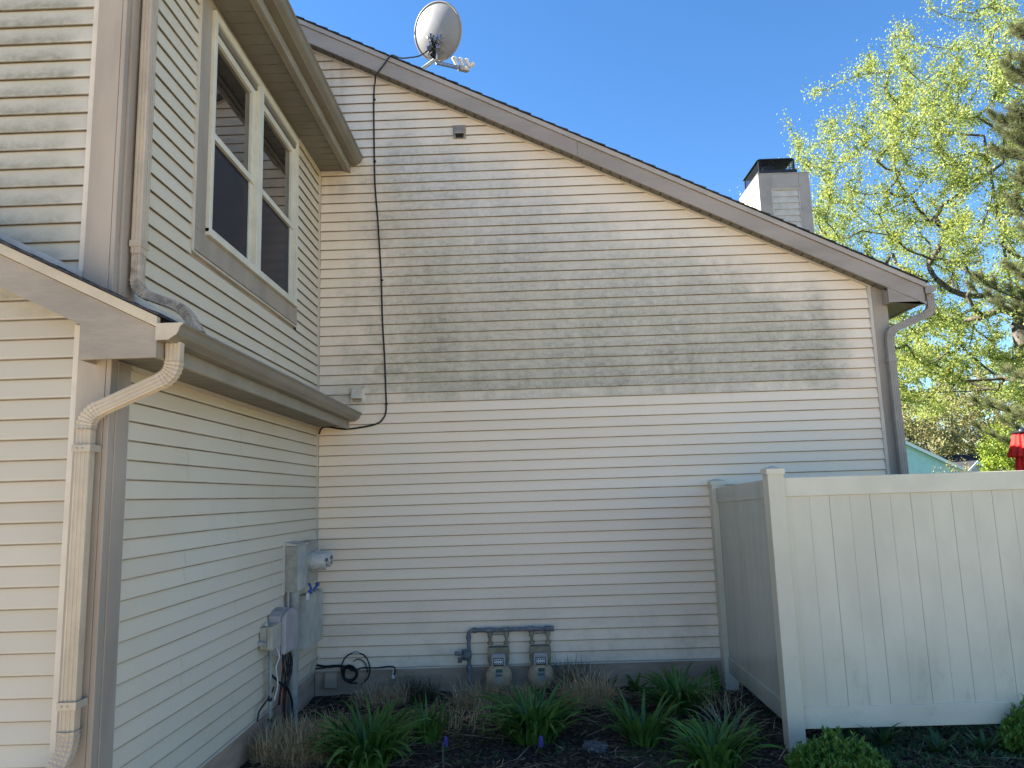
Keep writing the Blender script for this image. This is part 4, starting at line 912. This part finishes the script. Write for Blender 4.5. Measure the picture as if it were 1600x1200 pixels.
# ------------------------------------------------------------ trees beyond
def tree(name,base,height,cen,rad,natt,nleaf,leafsize,mat,bark,label,cat='tree',group=None,seed=1,trunk_r=.25,spread=.35,zmin=1.5,lean=(0,0),shell=.45,up=.5,droop=0):
    g=np.random.default_rng(seed); base=np.array(base,float); cen=np.array(cen,float); rad=np.array(rad,float)
    nodes=[base.copy()]; par=[-1]; k=14
    topt=np.array([base[0]+lean[0],base[1]+lean[1],base[2]+height*.72])
    for i in range(1,k+1):
        t=i/k; nodes.append(base+(topt-base)*t+np.array([math.sin(t*4+seed),math.cos(t*3.3+seed),0])*.12*height*.06); par.append(len(nodes)-2)
    d=g.normal(size=(natt,3)); d/=np.linalg.norm(d,axis=1)[:,None]; q=g.uniform(shell**3,1,natt)**(1/3)
    att=cen+d*q[:,None]*rad*(1+.13*np.sin(d[:,[0]]*7+seed)+.10*np.cos(d[:,[2]]*9+d[:,[1]]*5))
    att=att[att[:,2]>zmin]
    key=np.linalg.norm((att-(base+[0,0,height*.35]))/rad,axis=1); att=att[np.argsort(key)]
    N=np.array(nodes); tips=[]
    cap=len(att)*5+50; buf=np.zeros((cap,3)); buf[:len(N)]=N; cnt=len(N); start=3
    for a in att:
        c=buf[start:cnt]; dv=a-c; dist=np.linalg.norm(dv,axis=1); cost=dist+up*np.maximum(0,dist*.35-dv[:,2])+.35*np.linalg.norm(c-c[0]-(a-c[0])*.5,axis=1)*0
        j=int(np.argmin(cost))+start; p=buf[j]; L=np.linalg.norm(a-p); ns=max(2,min(4,int(L/.6)+1)); prev=j
        mid=np.array([g.normal(),g.normal(),g.normal()])*L*.045
        for s in range(1,ns+1):
            t=s/ns; pt=p+(a-p)*t+mid*math.sin(math.pi*t)+np.array([0,0,-L*up*.16*math.sin(math.pi*t)])
            if cnt>=cap: break
            buf[cnt]=pt; par.append(prev); prev=cnt; cnt+=1
        tips.append((j,prev))
    N=buf[:cnt]; w=np.zeros(cnt)
    ch=np.zeros(cnt,int)
    for i in range(cnt-1,0,-1):
        if w[i]==0: w[i]=1
        w[par[i]]+=w[i]
    w[0]=max(w[0],1); rr=trunk_r*(w/w[0])**.58; rr=np.maximum(rr,.010*leafsize/.1)
    rt=thing(name,tuple(base),label,cat,group)
    b=MB(); 
    for i in range(1,cnt):
        p=Vector(N[par[i]]); q_=Vector(N[i]); 
        if (q_-p).length<1e-5: continue
        r0=min(rr[par[i]],rr[i]*1.6); b.tube([p,q_],[r0,rr[i]],6 if rr[i]>.04 else 4,False)
    b.build('trunk',bark,rt,fix=False,smooth=True)
    # leaves scattered along the outer twigs
    idx=np.array([i for i in range(15,cnt) if w[i]<14]); 
    pick=g.choice(idx,nleaf); pa=np.array(par)[pick]; t=g.uniform(0,1,nleaf)[:,None]
    P0=N[pick]*t+N[pa]*(1-t)+g.normal(0,spread,(nleaf,3))*g.uniform(.1,1,nleaf)[:,None]; P0[:,2]-=droop*g.uniform(0,1,nleaf)
    u=g.normal(size=(nleaf,3)); u/=np.linalg.norm(u,axis=1)[:,None]; v=g.normal(size=(nleaf,3)); v-=u*(u*v).sum(1)[:,None]; v/=np.linalg.norm(v,axis=1)[:,None]
    s=leafsize*g.uniform(.5,1.15,nleaf)[:,None]
    V=np.stack([P0-u*s*.5,P0+v*s*.32+u*s*.05,P0+u*s*.55,P0-v*s*.32+u*s*.05],1).reshape(-1,3)
    me=bpy.data.meshes.new('crown'); me.vertices.add(nleaf*4); me.vertices.foreach_set('co',(V-base).ravel()); me.loops.add(nleaf*4); me.loops.foreach_set('vertex_index',np.arange(nleaf*4)); me.polygons.add(nleaf); me.polygons.foreach_set('loop_start',np.arange(nleaf)*4); me.polygons.foreach_set('loop_total',np.full(nleaf,4)); me.update(); me.validate(); me.materials.append(mat)
    o=bpy.data.objects.new('crown',me); COL.objects.link(o); o.parent=rt
    return rt
M['maple']=leafmat('spring_maple_leaf',[(.26,.33,.07),(.37,.42,.09),(.46,.46,.11),(.21,.30,.075),(.33,.38,.13)],.5,.5,.3)
M['olive']=leafmat('olive_spring_leaf',[(.24,.24,.09),(.34,.31,.13),(.40,.34,.17),(.18,.22,.07)],.6,.35,.2)
M['lime']=leafmat('lime_shrub_leaf',[(.20,.30,.03),(.28,.36,.04),(.34,.38,.06)],.5,.4,.3)
M['pine']=leafmat('pine_needle',[(.11,.14,.055),(.16,.19,.08),(.22,.23,.10),(.24,.19,.11)],.6,.35,.2)
M['bark']=paint('grey_brown_bark',(.10,.085,.07),.9,.35,8,(.05,.04,.03),.6,.8,20,(1,1,.3))
M['barkd']=paint('dark_bark',(.06,.05,.042),.9,.35,8,None,0,.5,20,(1,1,.3))
TG='trees beyond the fence'
tree('maple_tree',(19.2,27,GZ),21,(19.4,27,10.7),(9.9,6.5,9.9),1900,270000,.100,M['maple'],M['bark'],'tall maple in bright yellow-green spring leaf beside the chimney, its limbs reaching left','tree',TG,3,.38,.30,4.2,lean=(-1.0,0),shell=.25)
tree('maple_tree',(58,104,GZ),27,(57,104,14),(18,8,12.5),700,60000,.36,M['maple'],M['bark'],'farther yellow-green tree low behind the tall maple, right of the corner downspout','tree',TG,5,.3,.40,1.0,shell=.3)
for i,(x,y,h,rx,lb,sd_) in enumerate(((43,84,13,6,'olive-brown far tree above the teal gable',7),(53,88,14,6.5,'olive far tree with dark trunk above the dark roof',8),(62,86,13,6.5,'far olive tree behind the bright shrub',9))):
    tree('budding_tree',(x,y,GZ),h,(x,y,h*.55),(rx,5,h*.5),300,20000,.30,M['olive'],M['barkd'],lb,'tree',TG,sd_,.35,.55,1.0,shell=.2)
tree('lime_shrub',(21.3,31,GZ),5.2,(21.4,31,2.2),(2.6,2.2,2.4),260,26000,.11,M['lime'],M['bark'],'rounded lime-green small tree behind the red umbrella','small tree',TG,10,.1,.2,.2,shell=.3)
tree('crabapple_shrub',(31.5,55.0,GZ),3.6,(31.5,55.0,1.9),(1.5,1.2,1.5),90,900,.12,M['olive'],M['bark'],'small bare grey shrub in front of the teal gable','shrub',TG,12,.06,.2,.1,shell=.2)
# pine at the right edge
def pine(base,h,label,seed):
    r=random.Random(seed); rt=thing('pine_tree',base,label,'tree',TG); x,y,z=base; b=MB(); nb=MB()
    b.tube([(x,y,z),(x+.05,y,z+h*.5),(x,y,z+h)],[.26,.17,.03],10)
    def tuft(p,d,n=26,L=.17):
        for k in range(n):
            a=Vector((r.gauss(0,1),r.gauss(0,1),r.gauss(0,1))).normalized(); v=(d*1.1+a).normalized(); s=v.cross(Vector((r.random(),r.random(),r.random()))).normalized()*.0055
            q=p+v*L*r.uniform(.7,1.15); nb.add([p-s,p+s,q],[(0,1,2)])
    zz=z+2.0
    while zz<z+h-.3:
        f=(zz-z)/h; Lb=(3.3*(1-f)**.75+.5)*r.uniform(.75,1.1)
        for k in range(r.randint(5,6)):
            a=r.uniform(0,6.283); d=Vector((math.cos(a),math.sin(a),.12+.35*f)).normalized(); p=Vector((x,y,zz+r.uniform(-.25,.25))); P_=[p]; ns=7
            for i in range(ns):
                d=(d+Vector((r.uniform(-.08,.08),r.uniform(-.08,.08),.055))).normalized(); P_.append(P_[-1]+d*Lb/ns)
            b.tube(P_,[.045*(1-i/(ns+1)) for i in range(ns+1)],5,False)
            for i in range(2,ns+1):
                for m in range(6):
                    a2=r.choice([-1,1])*r.uniform(.5,1.1); dd=Matrix.Rotation(a2,3,'Z')@d; dd.z+=r.uniform(0,.45); dd.normalize(); e=P_[i]+dd*r.uniform(.25,.62)*(1-.35*i/ns)
                    b.tube([P_[i],e],[.010,.005],3,False)
                    for s_ in (.45,.75,1.0): tuft(P_[i].lerp(e,s_),dd)
            tuft(P_[-1],d)
        zz+=.55
    b.build('trunk',M['barkd'],rt,fix=False,smooth=True); nb.build('needles',M['pine'],rt,fix=False); return rt
pine((14.15,18.0,GZ),13.5,'dark long-needled pine at the right photo edge in front of the maple',3)

# ------------------------------------------------------------ far houses, umbrella, wire
M['teal']=paint('pale_teal_siding',(.42,.62,.60),.6,.05,3,None,0,0); M['wtrim']=paint('white_trim',(.75,.76,.74),.5,.04,3,None,0,0); M['droof']=paint('dark_far_roof',(.018,.019,.024),.9,.3,3,(.04,.04,.045),.5,.2,4,(.4,1,1)); M['pinkw']=paint('pale_far_wall',(.62,.58,.56),.6,.06,3,None,0,0)
M['wind']=paint('far_window',(.05,.06,.07),.2,.1,3,None,0,0)
def gable_house(name,x0,x1,y0,y1,ze,zr,wall,roofm,label,ov=.35,xr=None):
    h=thing(name,((x0+x1)/2,y0,GZ),label,'house'); xm=xr if xr is not None else (x0+x1)/2
    b=MB(); b.prism([(x0,GZ),(x1,GZ),(x1,ze),(xm,zr),(x0,ze)],'y',y0,y1); b.build('wall',wall,h)
    s=(zr-ze)/(x1-xm)
    b=MB(); b.prism([(xm,zr+.03),(x1+ov,ze-ov*s+.03),(x1+ov,ze-ov*s+.12),(xm,zr+.12)],'y',y0-.3,y1+.3); s2=(zr-ze)/(xm-x0); b.prism([(xm-.001,zr+.03),(x0-ov,ze-ov*s2+.03),(x0-ov,ze-ov*s2+.12),(xm-.001,zr+.12)],'y',y0-.3,y1+.3); b.build('roof',roofm,h)
    b=MB(); b.prism([(xm,zr-.16),(x1+ov,ze-ov*s-.16),(x1+ov,ze-ov*s+.10),(xm,zr+.10)],'y',y0-.36,y0-.31); b.prism([(xm-.001,zr-.16),(x0-ov,ze-ov*s2-.16),(x0-ov,ze-ov*s2+.10),(xm-.001,zr+.10)],'y',y0-.36,y0-.31); b.build('rake_board',M['wtrim'],h)
    for xx in (x0+(x1-x0)*.3,x0+(x1-x0)*.7):
        b=MB(); b.box(xx-.5,xx+.5,y0-.02,y0-.005,GZ+1.0,GZ+2.1); w=b.build('window',M['wind'],h)
        b=MB(); b.box(xx-.58,xx-.5,y0-.05,y0-.02,GZ+.95,GZ+2.15); b.box(xx+.5,xx+.58,y0-.05,y0-.02,GZ+.95,GZ+2.15); b.box(xx-.5,xx+.5,y0-.05,y0-.02,GZ+2.1,GZ+2.18); b.box(xx-.5,xx+.5,y0-.05,y0-.02,GZ+.92,GZ+1.0); b.build('frame',M['wtrim'],w)
    return h
gable_house('teal_house',21.5,35.0,60,70,2.55,6.1,M['teal'],M['droof'],'pale teal gabled house far behind the corner downspout')
# the dark roofed house: ridge runs across
h=thing('dark_roof_house',(46,78,GZ),'far low house with a long dark roof between the teal gable and the lime shrub','house')
b=MB(); b.box(38,50,78,86,GZ,2.3); b.build('wall',M['pinkw'],h)
b=MB(); b.add([(37.5,77.4,2.2),(50.5,77.4,2.2),(50.5,82,4.45),(37.5,82,4.45),(37.5,86.6,2.2),(50.5,86.6,2.2)],[(0,1,2,3),(3,2,5,4),(0,3,4),(1,5,2)]); b.build('roof',M['droof'],h)
b=MB()
for xx in (41,44.5,48): b.box(xx-.6,xx+.6,77.97,77.99,.4,1.6)
b.build('window',M['wind'],h)
gable_house('small_gable_house',38.0,41.8,66,74,1.5,3.2,M['pinkw'],M['droof'],'small pale gable peeking over the fence left of the lime shrub')
um=thing('patio_umbrella',(6.45,9.6,GZ),'closed red patio umbrella standing behind the fence at the right edge','umbrella')
M['redf']=paint('red_umbrella_cloth',(.70,.018,.012),.75,.1,8,None,0,.1)
def frill(prof,folds,amp,z0,cx=6.45,cy=9.6):
    b=MB(); n=96; vs=[]
    for r_,z in prof:
        for k in range(n):
            w=2*math.pi*k/n; rr=r_*(1+amp*math.sin(folds*w+z*3)*min(1,r_*6)); vs.append((cx+rr*math.cos(w),cy+rr*math.sin(w),z))
    m=len(prof); fs=[(i*n+k,i*n+(k+1)%n,(i+1)*n+(k+1)%n,(i+1)*n+k) for i in range(m-1) for k in range(n)]
    b.add(vs,fs); return b
frill([(.105,2.08),(.125,2.0),(.15,1.9),(.185,1.80),(.175,1.775),(.12,1.78)],14,.10,0).build('canopy_top',M['redf'],um,smooth=True)
frill([(.10,1.80),(.115,1.7),(.125,1.5),(.135,1.2),(.12,.9),(.10,.8)],12,.16,0).build('canopy',M['redf'],um,smooth=True)
b=MB(); b.cyl((6.45,9.6,GZ),(6.45,9.6,2.1),.02,12); b.build('pole',M['dmetal'],um)
b=MB(); b.lathe([(.13,0),(.135,.01),(.12,.025),(.03,.03)],(6.45,9.6,2.08),(0,0,1),24); b.build('rim_cap',M['blackm'],um)
b=MB(); b.lathe([(.05,0),(.045,.02),(.02,.04),(.01,.05)],(6.45,9.6,2.108),(0,0,1),24); b.build('finial',M['bin'],um)
b=MB(); b.lathe([(.28,0),(.28,.05),(.05,.09),(.03,.09)],(6.45,9.6,GZ),(0,0,1),28); b.build('base',M['blackm'],um)
b=MB(); b.tube(bez([(8,34,6.6),(14,34,5.85),(20,34,5.62),(26,34,5.75),(34,34,6.5)],8),.025,5); o=b.build('power_line',M['black']); tag(o,'dark overhead wire crossing in front of the trees, right of the downspout','wire')
